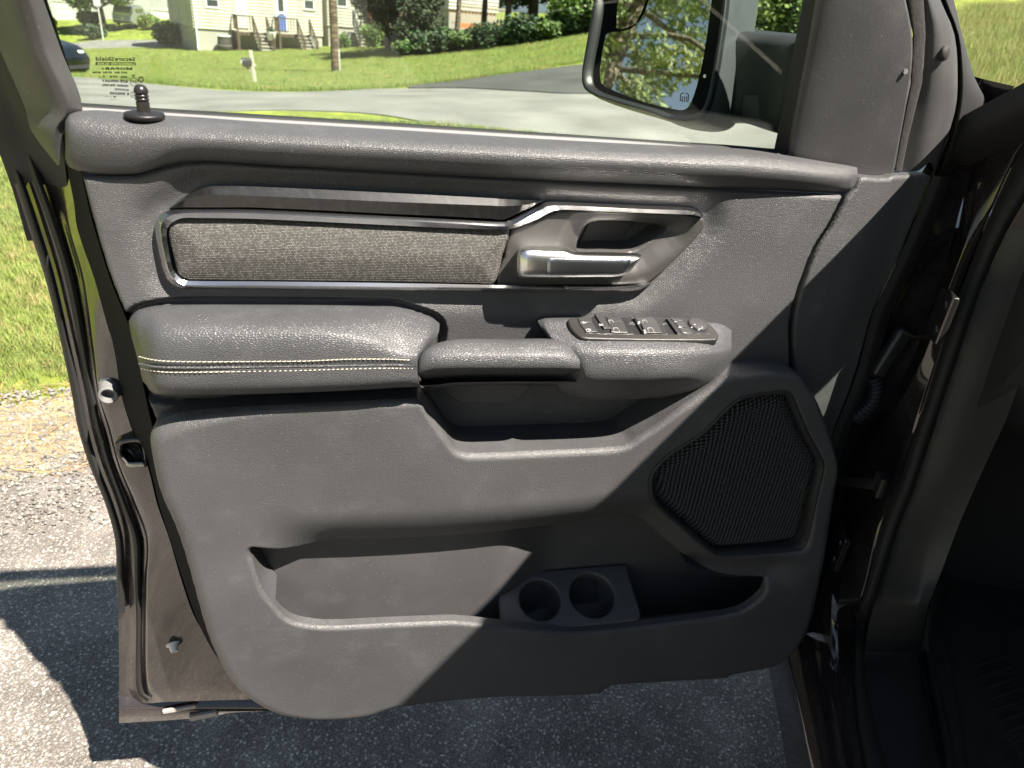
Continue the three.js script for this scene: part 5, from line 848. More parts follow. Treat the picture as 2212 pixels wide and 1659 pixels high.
// ------------------------------------------------------------------ grass
{
  const blade = (h, w, lean, turn) => { const g = new THREE.BufferGeometry(), c = Math.cos(turn), s = Math.sin(turn), q = (x, y, z) => [x * c - z * s, y, x * s + z * c]; g.setAttribute('position', new THREE.Float32BufferAttribute([...q(-w, 0, 0), ...q(w, 0, 0), ...q(w * 0.6, h * 0.6, lean * 0.4), ...q(-w * 0.6, h * 0.6, lean * 0.4), ...q(0, h, lean)], 3)); g.setIndex([0, 1, 2, 0, 2, 3, 3, 2, 4]); g.computeVertexNormals(); return g.toNonIndexed(); };
  const clump = (n, h, spread) => mergeGeometries([...Array(n)].map(() => { const a = rr(0, 6.3), r = Math.sqrt(rnd()) * spread; return blade(h * rr(0.5, 1.15), rr(0.0016, 0.0032), rr(0.1, 0.75) * h, rr(0, 6.3)).translate(Math.cos(a) * r, 0, Math.sin(a) * r); }));
  const leaf = phys({ color: 0xffffff, roughness: 0.75, transmission: 0.3, thickness: 0, side: THREE.DoubleSide });
  const sow = (name, geo, n, spot, tint, scale) => {
    const m = new THREE.InstancedMesh(geo, leaf, n), d = new THREE.Object3D(), c = new THREE.Color(); let k = 0;
    for (let tries = 0; k < n && tries < n * 6; tries++) { const p = spot(); if (!p) continue; d.position.set(p[0], heightAt(p[0], p[1]) + 0.002, p[1]); d.rotation.set(rr(-.15, .15), rr(0, 6.3), rr(-.15, .15)); d.scale.setScalar(scale * rr(0.7, 1.25) * (p[2] ?? 1)); d.updateMatrix(); m.setMatrixAt(k, d.matrix); tint(c, p); m.setColorAt(k, c); k++; }
    m.count = k; m.name = numbered(name); m.userData.kind = 'stuff'; m.castShadow = m.receiveShadow = true; scene.add(m);
  };
  const green = (c, p) => { const t = rnd(), y = vnoise(p[0] * 1.7 + 40, p[1] * 1.7 + 90, 400, 400, 3), dry = rnd() < 0.09 + 0.25 * smooth(0.62, 0.85, y) ? 1 : 0; dry ? c.setRGB(0.40, 0.32, 0.14) : c.setRGB(lerp(0.17, 0.31, t * 0.6 + y * 0.4), lerp(0.25, 0.37, t * 0.5 + y * 0.5), lerp(0.045, 0.085, t)); };
  const edge = (() => { const g = (px, py) => { const q = inWorld(atHeight(px, py, GROUND)); return [q.x, q.z]; }; return [g(-160, 892), g(0, 885), g(150, 862), [0.35, -3.35]]; })();
  // verge beside the driveway
  sow('verge_grass', clump(16, 0.075, 0.035), 42000, () => { const x = rr(-4.6, 0.6), z = -rr(1.2, 8.8), k = clamp((x - edge[0][0]) / (edge[3][0] - edge[0][0]), 0, 1), zE = lerp(edge[0][1], edge[3][1], k); if (x < edge[0][0] ? z > -2.0 - (edge[0][0] - x) * 0.2 : z > zE + 0.05) return null; const near = zE - z; return rnd() < smooth(-0.05, 0.5, near) * (1.15 + z * 0.07) ? [x, z, 0.55 + 0.45 * smooth(0, 0.6, near)] : null; }, green, 1);
  // lawn over the road
  sow('lawn_grass', clump(14, 0.10, 0.10), 90000, () => { const D = 15 + Math.pow(rnd(), 1.7) * 42, x = rr(-0.62, 0.42) * D, px = PW / 2 + x / D * FOCAL; const z = -D, edgeD = 15.5 + Math.max(0, -x - 4) * 0.14 + Math.max(0, x + 3.2) * 0.95; if (D < edgeD + 0.5) return null; return [x, z]; }, green, 1.1);
  // tall roadside grass on the right-hand bank
  sow('bank_grass', clump(14, 0.16, 0.09), 26000, () => { const D = 7 + rnd() * 20, x = D * rr(0.5, 0.86); return [x, -D, vnoise(x, D, 300, 300, 7) > 0.5 ? 1.6 : 0.9]; }, (c, p) => { green(c, p); if (rnd() < 0.14) c.setRGB(0.42, 0.38, 0.16); }, 1.15);
  // loose stones and straw where grass, gravel and asphalt run into each other
  const pebble = new THREE.IcosahedronGeometry(1, 0).scale(1, 0.6, 0.8), stoneM = std({ color: 0xffffff, roughness: 1 });
  const scatter = (name, geo, mat, n, tint, size, lo, hi) => { const m = new THREE.InstancedMesh(geo, mat, n), d = new THREE.Object3D(), c = new THREE.Color(); for (let k = 0; k < n; k++) { const t = rnd(), x = lerp(edge[0][0] - 0.3, edge[3][0], t), z = lerp(edge[0][1], edge[3][1], clamp((x - edge[0][0]) / (edge[3][0] - edge[0][0]), 0, 1)) + lerp(lo, hi, Math.pow(rnd(), 1.6)); d.position.set(x, heightAt(x, z) + 0.011, z); d.rotation.set(rr(-.4, .4), rr(0, 6.3), rr(-.3, .3)); d.scale.setScalar(size * rr(0.4, 1.4)); d.updateMatrix(); m.setMatrixAt(k, d.matrix); tint(c); m.setColorAt(k, c); } m.name = numbered(name); m.userData.kind = 'stuff'; m.castShadow = m.receiveShadow = true; scene.add(m); };
  scatter('loose_gravel', pebble, stoneM, 9000, (c) => { const v = rr(0.10, 0.34); c.setRGB(v, v * 0.94, v * 0.84); }, 0.007, -0.1, 0.95);
  scatter('straw_litter', mergeGeometries([blade(0.09, 0.0013, 0.02, 0), blade(0.07, 0.0012, -0.015, 1.9)]).rotateX(1.45), leaf, 2600, (c) => c.setRGB(rr(0.4, 0.6), rr(0.32, 0.44), rr(0.14, 0.22)), 1, -0.15, 0.6);
}
// ------------------------------------------------------------------ trees, shrubs and hedges
const foliageM = phys({ color: 0xffffff, vertexColors: true, roughness: 0.7, transmission: 0.32, thickness: 0, side: THREE.DoubleSide });
const barkT = texture(256, (x, y) => { const v = 0.35 + 0.5 * vnoise(x * 30, y * 6, 30, 6, 3) * vnoise(x * 12, y * 3, 12, 3, 7) + 0.15 * hash(Math.floor(x * 256), Math.floor(y * 256), 1); return [v, v * 0.92, v * 0.82]; }, { srgb: true, metres: 0.8 });
const barkM = std({ color: lin(0.45, 0.42, 0.40), map: barkT, roughness: 1, bumpMap: barkT, bumpScale: 0.01 });
// leaf-sized faces scattered in clumps through a volume; blobs: [x, y, z, rx, ry, rz]
function leaves(blobs, n, size, tone, { flat = 0.4, long = 1.5 } = {}) {
  const pos = [], nor = [], col = [], idx = [], total = blobs.reduce((s, b) => s + b[3] * b[4] * b[5], 0), q = new THREE.Quaternion(), e = new THREE.Euler();
  for (const b of blobs) {
    const m = Math.max(6, Math.round(n * b[3] * b[4] * b[5] / total)), shade = rr(0.8, 1.2), warm = rr(-0.1, 0.1);
    for (let k = 0; k < m; k++) {
      const th = rr(0, 6.283), cz = rr(-1, 1), r = Math.pow(rnd(), 0.42), sr = Math.sqrt(1 - cz * cz), s = size * rr(0.6, 1.3);
      const c = V3(b[0] + b[3] * r * sr * Math.cos(th), b[1] + b[4] * r * cz, b[2] + b[5] * r * sr * Math.sin(th));
      e.set(rr(-1, 1) * flat * 2.2, rr(0, 6.3), rr(-1, 1) * flat * 2.2); q.setFromEuler(e);
      const nn = V3(0, 1, 0).applyQuaternion(q), i0 = pos.length / 3, f = shade * rr(0.72, 1.28);
      for (const [x, z] of [[-0.5, 0], [0, -0.5 * long], [0.5, 0], [0, 0.5 * long]]) { const p = V3(x * s, 0, z * s).applyQuaternion(q).add(c); pos.push(p.x, p.y, p.z); nor.push(nn.x, nn.y, nn.z); col.push(tone[0] * f * (1 + warm), tone[1] * f, tone[2] * f); }
      idx.push(i0, i0 + 2, i0 + 1, i0, i0 + 3, i0 + 2);
    }
  }
  const g = new THREE.BufferGeometry(); g.setAttribute('position', new THREE.Float32BufferAttribute(pos, 3)); g.setAttribute('normal', new THREE.Float32BufferAttribute(nor, 3)); g.setAttribute('color', new THREE.Float32BufferAttribute(col, 3)); g.setIndex(idx); return g;
}
function stand(o, p) { o.position.set(p.x, heightAt(p.x, p.z) - 0.02, p.z); o.rotation.y = rr(0, 6.3); return o; }
function tree(p, { h, r, low = 0.3, trunk = 0.16, n = 7000, size = 0.22, tone = [0.10, 0.17, 0.035], blobs = 16, squat = 0.8 }, label, group, name = 'leafy_tree') {
  const t = stand(thing(name, label, 'tree', group), p), bl = [];
  const top = V3(rr(-.3, .3), h * 0.72, rr(-.3, .3));
  part(t, 'trunk', bar([V3(0, -0.1, 0), V3(rr(-.08, .08), h * 0.25, rr(-.08, .08)), V3(rr(-.2, .2), h * 0.5, rr(-.2, .2)), top], [trunk * 1.3, trunk, trunk * 0.7, trunk * 0.25], { sides: 9, k: 4 }), barkM);
  for (let k = 0; k < blobs; k++) {
    const a = k * 2.4 + rr(-.5, .5), y = lerp(low, 0.95, (k + 0.5) / blobs), w = r * Math.sin(Math.PI * clamp(lerp(0.28, 0.93, (y - low) / (1 - low)), 0, 1)) * rr(0.45, 0.95), s = r * rr(0.30, 0.52);
    const c = V3(Math.cos(a) * w, h * y, Math.sin(a) * w); bl.push([c.x, c.y, c.z, s, s * squat, s]);
    if (k % 2 === 0 && y < 0.85) { const b0 = V3(0, h * y * 0.62, 0), m = b0.clone().lerp(c, 0.55).add(V3(0, -0.06 * r, 0)); part(t, 'limb', bar([b0, m, c], [trunk * 0.42, trunk * 0.26, trunk * 0.08], { sides: 6, k: 3 }), barkM); }
  }
  part(t, 'crown', leaves(bl, n, size, tone), foliageM); return t;
}
function shrub(p, [rx, ry, rz], { n = 2600, size = 0.12, tone = [0.10, 0.18, 0.035], blobs = 9, name = 'shrub' }, label, group) {
  const t = stand(thing(name, label, name === 'hedge' ? 'hedge' : 'shrub', group), p), bl = [];
  for (let k = 0; k < blobs; k++) { const a = k * 2.4, w = Math.sqrt((k + 0.3) / blobs) * 0.68; bl.push([Math.cos(a) * rx * w, ry * rr(0.55, 1.25), Math.sin(a) * rz * w, rx * rr(0.35, 0.55), ry * rr(0.55, 0.8), rz * rr(0.35, 0.55)]); }
  for (let k = 0; k < 5; k++) part(t, 'stem', bar([V3(rr(-.15, .15) * rx, -0.05, rr(-.15, .15) * rz), V3(rr(-.5, .5) * rx, ry * 1.1, rr(-.5, .5) * rz)], [0.03, 0.01], { sides: 5, k: 1 }), barkM);
  part(t, 'foliage', leaves(bl, n, size, tone), foliageM); return t;
}
const spot = (px, D) => { const q = far(px, 100, D); return V3(q.x, 0, q.z); };
// by the garages
tree(spot(232, 71), { h: 7.2, r: 3.0, low: 0.36, n: 6500, size: 0.34, tone: [0.17, 0.26, 0.05], trunk: 0.24 }, 'small leafy street tree beside the silver car and white garages');
shrub(spot(202, 74), [1.15, 0.75, 0.9], { tone: [0.18, 0.26, 0.045], size: 0.2, name: 'hedge' }, 'clipped light green hedge block left of the street tree');
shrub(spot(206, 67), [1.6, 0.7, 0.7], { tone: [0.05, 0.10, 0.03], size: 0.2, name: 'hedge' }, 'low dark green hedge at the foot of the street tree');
shrub(spot(112, 72), [0.9, 0.9, 0.8], { tone: [0.36, 0.36, 0.03], size: 0.18 }, 'yellow flowering bush at the end of the far street');
shrub(spot(326, 72), [1.0, 0.7, 0.8], { tone: [0.20, 0.28, 0.05], size: 0.18 }, 'bright green bush beside the silver car');
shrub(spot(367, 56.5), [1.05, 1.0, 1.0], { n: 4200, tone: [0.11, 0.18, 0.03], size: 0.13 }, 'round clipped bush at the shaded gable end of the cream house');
shrub(spot(742, 55), [0.55, 0.55, 0.5], { tone: [0.13, 0.22, 0.04], size: 0.12 }, 'small green bush right of the utility pole against the house foundation');
shrub(spot(806, 53), [1.15, 0.95, 0.9], { tone: [0.18, 0.30, 0.05], size: 0.14 }, 'bright green bush below the red house door');
// dark spreading tree whose shade lies on the lawn
tree(spot(872, 36), { h: 5.6, r: 2.05, low: 0.16, n: 26000, size: 0.10, tone: [0.06, 0.085, 0.035], trunk: 0.2, blobs: 26 }, 'dark dense tree at the edge of the lawn beside the house');
tree(spot(838, 41), { h: 6.6, r: 2.0, low: 0.3, n: 12000, size: 0.11, tone: [0.07, 0.10, 0.04], trunk: 0.14, blobs: 18 }, 'thin dark tree standing against the red house door');
// trees and brush along the top of the lawn
const copse = 'trees along the top of the lawn';
for (const [px, D, h, r, low, c] of [[935, 38, 7.5, 1.9, 0.42, 0], [985, 44, 9, 2.2, 0.5, 1], [1042, 40, 8, 1.9, 0.45, 0], [1092, 37, 8.5, 2.4, 0.28, 1], [1150, 38, 8, 2.4, 0.30, 0], [1208, 36, 8, 2.2, 0.34, 1], [1262, 35, 8.4, 2.3, 0.30, 0], [1330, 36, 8, 2.4, 0.3, 1]])
  tree(spot(px, D), { h, r, low, n: 8500, size: 0.19, tone: c ? [0.12, 0.20, 0.045] : [0.075, 0.14, 0.035], trunk: 0.13, blobs: 18 }, c ? 'light green roadside tree in the row above the lawn' : 'dark green roadside tree in the row above the lawn', copse);
const brush = 'undergrowth along the top of the lawn';
for (let k = 0; k < 13; k++) { const px = 890 + k * 35, D = 34 - k * 0.32; shrub(spot(px, D + rr(0, 1.2)), [1.1, rr(0.35, 0.65), 0.8], { n: 2200, size: 0.13, tone: k % 3 ? [0.055, 0.105, 0.035] : [0.11, 0.19, 0.04] }, k % 3 ? 'dark undergrowth shrub below the roadside trees' : 'lighter undergrowth shrub below the roadside trees', brush); }
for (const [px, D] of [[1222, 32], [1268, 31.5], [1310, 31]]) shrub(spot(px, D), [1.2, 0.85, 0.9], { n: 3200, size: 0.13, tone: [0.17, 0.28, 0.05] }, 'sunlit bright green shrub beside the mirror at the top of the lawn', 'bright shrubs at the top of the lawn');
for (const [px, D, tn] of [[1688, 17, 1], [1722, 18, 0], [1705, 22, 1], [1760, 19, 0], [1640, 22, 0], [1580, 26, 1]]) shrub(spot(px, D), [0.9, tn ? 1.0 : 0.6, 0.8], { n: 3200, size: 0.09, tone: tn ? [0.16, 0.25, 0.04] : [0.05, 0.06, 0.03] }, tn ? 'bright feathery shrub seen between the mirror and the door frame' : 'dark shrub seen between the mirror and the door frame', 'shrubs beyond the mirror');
// wood behind the houses
for (let k = 0; k < 12; k++) tree(spot(760 + k * 95, 74 + rr(-6, 10)), { h: rr(11, 15), r: rr(3.6, 4.8), low: 0.12, n: 4200, size: 0.5, tone: k % 2 ? [0.08, 0.14, 0.04] : [0.11, 0.18, 0.045], trunk: 0.25, blobs: 16 }, k % 2 ? 'tall dark tree in the wood behind the houses' : 'tall light tree in the wood behind the houses', 'trees of the wood behind the houses', 'wood_tree');
// tall pines off to the left of the truck; the door mirror shows them
{
  const back = inWorld(P(1415, 120, -0.22)), away = V3(-0.93, 0, -0.10).transformDirection(doorFrame);
  const sideways = V3(-away.z, 0, away.x);
  const pine = (d, s, h, r, label) => {
    const p = back.clone().addScaledVector(away, d).addScaledVector(sideways, s), t = stand(thing('pine_tree', label, 'tree', 'pines beside the driveway'), p);
    part(t, 'trunk', bar([V3(0, -0.1, 0), V3(0.08, h * 0.4, 0.05), V3(0, h, 0)], [0.24, 0.17, 0.03], { sides: 10, k: 5 }), barkM);
    const tufts = [];
    for (let y = h * 0.22, k = 0; y < h * 0.97; y += 0.42, k++) for (let b = 0; b < 4; b++) {
      const a = k * 1.3 + b * 1.57 + rr(-.3, .3), L = r * (1 - y / h) ** 0.6 * rr(0.7, 1.1), droop = rr(-0.25, 0.15), end = V3(Math.cos(a) * L, y + droop * L, Math.sin(a) * L);
      part(t, 'limb', bar([V3(0, y, 0), V3(end.x * 0.5, y + 0.06 * L, end.z * 0.5), end], [0.045, 0.03, 0.008], { sides: 5, k: 3 }), barkM);
      for (let q = 0.3; q <= 1.02; q += 0.14) { const s2 = 0.20 * rr(0.7, 1.3); tufts.push([end.x * q + rr(-.15, .15), y + (droop * q + 0.05) * L, end.z * q + rr(-.15, .15), s2 * 1.5, s2 * 0.75, s2 * 1.5]); }
    }
    part(t, 'crown', leaves(tufts, 34000, 0.042, [0.24, 0.29, 0.09], { flat: 0.7, long: 3.0 }), foliageM);
  };
  pine(8.5, 0.5, 9.5, 3.0, 'tall pine tree mirrored in the door mirror'); pine(12.5, -3.4, 11, 3.2, 'taller pine tree standing behind the one beside the driveway'); 
}
// ------------------------------------------------------------------ buildings
const matte = (r, g, b, rough = 0.85) => std({ color: lin(r, g, b), roughness: rough });
const wallT = texture(256, (x, y) => { const v = 0.86 + 0.12 * (fbm(x, y, 6, 5, 4) - 0.5); return [v, v, v]; }, { srgb: true, metres: 3 });
const BM = { cream: std({ color: lin(0.62, 0.60, 0.49), map: wallT, roughness: 0.75 }), white: std({ color: lin(0.66, 0.66, 0.63), map: wallT, roughness: 0.75 }), block: std({ color: lin(0.50, 0.48, 0.42), map: wallT, roughness: 0.95 }), trim: matte(0.68, 0.68, 0.65, 0.6), pane: phys({ color: lin(0.04, 0.05, 0.055), roughness: 0.06, metalness: 0, clearcoat: 1 }), blue: matte(0.07, 0.14, 0.42, 0.5), red: matte(0.50, 0.08, 0.06, 0.5), slate: matte(0.09, 0.09, 0.095), wood: std({ color: lin(0.30, 0.27, 0.23), map: barkT, roughness: 0.95 }), tread: std({ color: lin(0.42, 0.38, 0.30), roughness: 0.95 }), gutter: matte(0.80, 0.80, 0.78, 0.4), dark: matte(0.05, 0.05, 0.05) };
const lapGeo = (w, h) => { const s = new THREE.Shape([[0, 0], [0, h], [-0.006, h], [-0.05, 0]].map((q) => new THREE.Vector2(...q))); return new THREE.ExtrudeGeometry(s, { depth: w, bevelEnabled: false }).rotateY(Math.PI / 2); };
// a facade frame: x along the wall, y up from the left base corner, z to the viewer
function facade(A, B) {
  const ex = B.clone().sub(A).setY(0).normalize(), ey = V3(0, 1, 0), ez = ex.clone().cross(ey), m = new THREE.Matrix4().makeBasis(ex, ey, ez).setPosition(A.x, A.y, A.z);
  const local = (px, py) => { const r = far(px, py, 1).sub(camera.position), k = ez.dot(A.clone().sub(camera.position)) / ez.dot(r), q = camera.position.clone().addScaledVector(r, k).sub(A); return [q.dot(ex), q.y]; };
  return { m, local };
}
function house(A, B, { h, depth, found, wall, label, holes, name = 'house' }) {
  const t = thing(name, label, 'house'), f = facade(A, B), w = B.clone().sub(A).setY(0).length(); f.m.decompose(t.position, t.quaternion, t.scale);
  part(t, 'foundation', boxGeo(w - 0.1, found + 1.5, depth - 0.1, w / 2, (found - 1.5) / 2, -depth / 2), BM.block);
  part(t, 'wall_body', boxGeo(w - 0.02, h - found, depth - 0.02, w / 2, (h + found) / 2, -depth / 2), wall);
  const step = 0.2, n = Math.floor((h - found) / step), g = new Map();
  for (let k = 0; k < n; k++) {                                      // each course, cut round the openings
    const y = found + k * step; let runs = [[0, w]];
    for (const [x0, x1, y0, y1] of holes) if (y + step > y0 - 0.05 && y < y1 + 0.05) runs = runs.flatMap(([a, b]) => [[a, Math.min(b, x0)], [Math.max(a, x1), b]].filter(([p, q]) => q - p > 0.05));
    for (const [a, b] of runs) { part(t, 'siding_board', lapGeo(b - a, step + 0.006), wall).position.set(a, y, 0); }
    const e = part(t, 'siding_board', lapGeo(depth, step + 0.006), wall); e.position.set(0, y, -depth); e.rotation.y = -Math.PI / 2;
  }
  const rise = depth * 0.26, roof = new THREE.Shape([[0.5, 0], [-depth / 2, rise], [-depth - 0.5, 0], [-depth - 0.5, 0.18], [-depth / 2, rise + 0.2], [0.5, 0.18]].map((q) => new THREE.Vector2(...q)));
  part(t, 'roof', new THREE.ExtrudeGeometry(roof, { depth: w + 0.8, bevelEnabled: false }).rotateY(-Math.PI / 2).translate(w + 0.4, h, 0).scale(1, 1, 1), BM.slate);
  return { t, f, w };
}
function windowOn(t, x0, x1, y0, y1, blinds) {
  const wd = part(t, 'window', joined([boxGeo(x1 - x0 + 0.2, 0.1, 0.08, (x0 + x1) / 2, y0 - 0.05, 0.03), boxGeo(x1 - x0 + 0.2, 0.1, 0.08, (x0 + x1) / 2, y1 + 0.05, 0.03), boxGeo(0.1, y1 - y0, 0.08, x0 - 0.05, (y0 + y1) / 2, 0.03), boxGeo(0.1, y1 - y0, 0.08, x1 + 0.05, (y0 + y1) / 2, 0.03), boxGeo(x1 - x0, 0.05, 0.06, (x0 + x1) / 2, (y0 + y1) / 2, 0.025)]), BM.trim);
  part(wd, 'pane', boxGeo(x1 - x0, (y1 - y0) / 2, 0.02, (x0 + x1) / 2, y0 + (y1 - y0) / 4, 0.01), BM.pane);
  part(wd, 'pane', boxGeo(x1 - x0, (y1 - y0) / 2, 0.02, (x0 + x1) / 2, y1 - (y1 - y0) / 4, 0.005), BM.pane);
  if (blinds) for (let k = 0; k < 6; k++) part(wd, 'blind_slat', boxGeo(x1 - x0 - 0.04, 0.06, 0.012, (x0 + x1) / 2, y1 - 0.08 - k * 0.11, 0.024), matte(0.5, 0.5, 0.48));
}
function doorOn(t, x0, x1, y0, y1, lower, upper) {
  const d = part(t, 'door', boxGeo(x1 - x0, (y1 - y0) * 0.46, 0.06, (x0 + x1) / 2, y0 + (y1 - y0) * 0.23, 0.035), lower);
  part(d, 'door_frame', joined([boxGeo(0.12, y1 - y0, 0.09, x0 - 0.06, (y0 + y1) / 2, 0.03), boxGeo(0.12, y1 - y0, 0.09, x1 + 0.06, (y0 + y1) / 2, 0.03), boxGeo(x1 - x0 + 0.24, 0.12, 0.09, (x0 + x1) / 2, y1 + 0.06, 0.03)]), BM.trim);
  part(d, 'door_upper', joined([boxGeo(0.12, (y1 - y0) * 0.54, 0.05, x0 + 0.06, y1 - (y1 - y0) * 0.27, 0.03), boxGeo(0.12, (y1 - y0) * 0.54, 0.05, x1 - 0.06, y1 - (y1 - y0) * 0.27, 0.03), boxGeo(x1 - x0 - 0.24, 0.14, 0.05, (x0 + x1) / 2, y0 + (y1 - y0) * 0.53, 0.03)]), BM.trim);
  part(d, 'pane', boxGeo(x1 - x0 - 0.24, (y1 - y0) * 0.46, 0.02, (x0 + x1) / 2, y1 - (y1 - y0) * 0.24, 0.02), upper ?? BM.pane);
  part(d, 'handle', new THREE.SphereGeometry(0.04, 10, 8).translate(x0 + 0.12, y0 + 0.95, 0.09), matte(0.5, 0.45, 0.3, 0.4));
}
// wooden stoop: deck, posts, stair with treads, rails with balusters; x0..x1 deck, stair on the right end
function stoop(f, x0, x1, top, stairX0, stairX1, label, wood = BM.wood) {
  const t = thing('wooden_stoop', label, 'stoop', 'wooden stoops on the house front'); f.m.decompose(t.position, t.quaternion, t.scale);
  const dz = 1.35;
  for (let k = 0; k < 9; k++) part(t, 'deck_board', boxGeo(x1 - x0, 0.04, 0.14, (x0 + x1) / 2, top, 0.12 + k * 0.15), BM.tread);
  part(t, 'deck_beam', boxGeo(x1 - x0, 0.2, 0.06, (x0 + x1) / 2, top - 0.12, dz), wood);
  for (const [x, z] of [[x0 + 0.08, dz], [x1 - 0.08, dz], [x0 + 0.08, 0.15]]) part(t, 'post', boxGeo(0.15, top + 0.7, 0.15, x, (top - 0.7) / 2, z), wood);
  for (const x of [x0 + 0.08, stairX0, stairX1]) { const zz = x === x0 + 0.08 ? dz : dz + 0.1; part(t, 'rail_post', boxGeo(0.1, 1.0, 0.1, x, top + 0.5, zz), wood); }
  const rail = (a, b) => { const d = b.clone().sub(a), g = boxGeo(0.07, 0.09, d.length()).applyMatrix4(new THREE.Matrix4().lookAt(V3(0, 0, 0), d, V3(0, 1, 0)).setPosition(a.clone().lerp(b, 0.5))); part(t, 'handrail', g, wood); for (let k = 1; k < 6; k++) { const p = a.clone().lerp(b, k / 6); part(t, 'baluster', boxGeo(0.045, 0.85, 0.045, p.x, p.y - 0.44, p.z), wood); } };
  rail(V3(x0 + 0.08, top + 0.95, 0.1), V3(x0 + 0.08, top + 0.95, dz)); rail(V3(x0 + 0.08, top + 0.95, dz), V3(stairX0, top + 0.95, dz));
  const steps = 6, run = 0.28;
  for (let k = 0; k < steps; k++) { const y = top - (k + 1) * top / (steps + 0.6), z = dz + 0.16 + k * run; part(t, 'tread', boxGeo(stairX1 - stairX0, 0.05, 0.3, (stairX0 + stairX1) / 2, y, z), BM.tread); part(t, 'riser', boxGeo(stairX1 - stairX0, top / (steps + 0.6) - 0.06, 0.03, (stairX0 + stairX1) / 2, y + top / (steps + 0.6) / 2, z - 0.13), BM.dark); }
  const zE = dz + steps * run; for (const x of [stairX0, stairX1]) { part(t, 'rail_post', boxGeo(0.1, 1.1, 0.1, x, 0.5, zE), wood); rail(V3(x, top + 0.95, dz + 0.1), V3(x, 1.0, zE)); }
  return t;
}
{
  const A = far(424, 105, 52), B = far(698, 92, 57), f0 = facade(A, B), L = f0.local, w = B.clone().sub(A).setY(0).length();
  const fd = L(430, 61)[1], box = (a, b) => { const p = L(...a), q = L(...b); return [Math.min(p[0], q[0]), Math.max(p[0], q[0]), Math.min(p[1], q[1]), Math.max(p[1], q[1])]; };
  const w1 = box([447, 13], [467, -24]), w2 = box([658, 18], [675, -20]), d1 = box([514, 56], [532, 56]), d2 = box([599, 52], [618, 52]);
  d1[2] = fd + 0.2; d1[3] = fd + 2.3; d2[2] = fd + 0.2; d2[3] = fd + 2.3;
  const { t, f } = house(A, B, { h: 6.4, depth: 9, found: fd, wall: BM.cream, label: 'long cream clapboard house with a blue door and wooden stoops', holes: [w1, w2, d1, d2].map(([a, b, c, d]) => [a - 0.12, b + 0.12, c - 0.1, d + 0.1]) });
  windowOn(t, ...w1, true); windowOn(t, ...w2, true); doorOn(t, ...d1, matte(0.62, 0.68, 0.60), matte(0.55, 0.62, 0.6, 0.3)); doorOn(t, ...d2, BM.blue);
  part(t, 'downspout', bar([V3(0.12, 6, 0.09), V3(0.12, 0.5, 0.09), V3(0.12, 0.15, 0.12), V3(0.05, 0.0, 0.5)], 0.06, { sides: 8, k: 2 }), BM.gutter);
  part(t, 'vent_grille', boxGeo(0.6, 0.6, 0.05, ...(() => { const q = L(667, 78); return [q[0], q[1], -0.02]; })()), matte(0.3, 0.3, 0.3));
  const s1 = L(500, 57), s1b = L(558, 60), a1 = L(537, 80), b1 = L(566, 80), s2 = L(589, 62), s2b = L(656, 62), a2 = L(630, 80), b2 = L(656, 80);
  stoop(f, s1[0], b1[0], s1[1] - 0.2, a1[0], b1[0], 'weathered wooden stoop and stair at the pale screen door'); stoop(f, s2[0], b2[0], s2[1] - 0.2, a2[0], b2[0], 'weathered wooden stoop and stair at the blue door');
  // barrel by the stoop
  { const q = L(480, 100), b = thing('wooden_barrel', 'dark wooden barrel with pale rim standing by the house foundation', 'barrel'); f.m.decompose(b.position, b.quaternion, b.scale); b.position.copy(V3(q[0], 0.0, 0.75).applyMatrix4(f.m)); b.position.y = heightAt(b.position.x, b.position.z);
    const prof = (r0, r1) => new THREE.LatheGeometry([[0, 0], [r0 * 0.85, 0], [r0, 0.3], [r1, 0.85], [r1 * 0.9, 0.9], [0, 0.88]].map((z) => new THREE.Vector2(...z)), 18);
    part(b, 'barrel_body', prof(0.46, 0.40), matte(0.05, 0.045, 0.04)); part(b, 'barrel_rim', new THREE.TorusGeometry(0.41, 0.05, 8, 24).rotateX(Math.PI / 2).translate(0, 0.92, 0), matte(0.55, 0.55, 0.48)); part(b, 'barrel_hoop', new THREE.TorusGeometry(0.455, 0.02, 6, 24).rotateX(Math.PI / 2).translate(0, 0.35, 0), matte(0.25, 0.24, 0.22)); }
  { const q = L(559, 78), b = thing('flower_pot', 'white flower pot hung between the two wooden stoops', 'flower pot'); b.position.copy(V3(q[0] + 0.25, q[1] - 0.1, 2.3).applyMatrix4(f.m)); part(b, 'pot', new THREE.LatheGeometry([[0, 0], [0.22, 0], [0.32, 0.5], [0.30, 0.52], [0, 0.48]].map((z) => new THREE.Vector2(...z)), 16), BM.trim); part(b, 'plant', leaves([[0, 0.62, 0, 0.3, 0.2, 0.3]], 160, 0.09, [0.05, 0.09, 0.03]), foliageM); part(b, 'stand', new THREE.CylinderGeometry(0.05, 0.08, 1.1, 8).translate(0, -0.55, 0), BM.wood); }
}
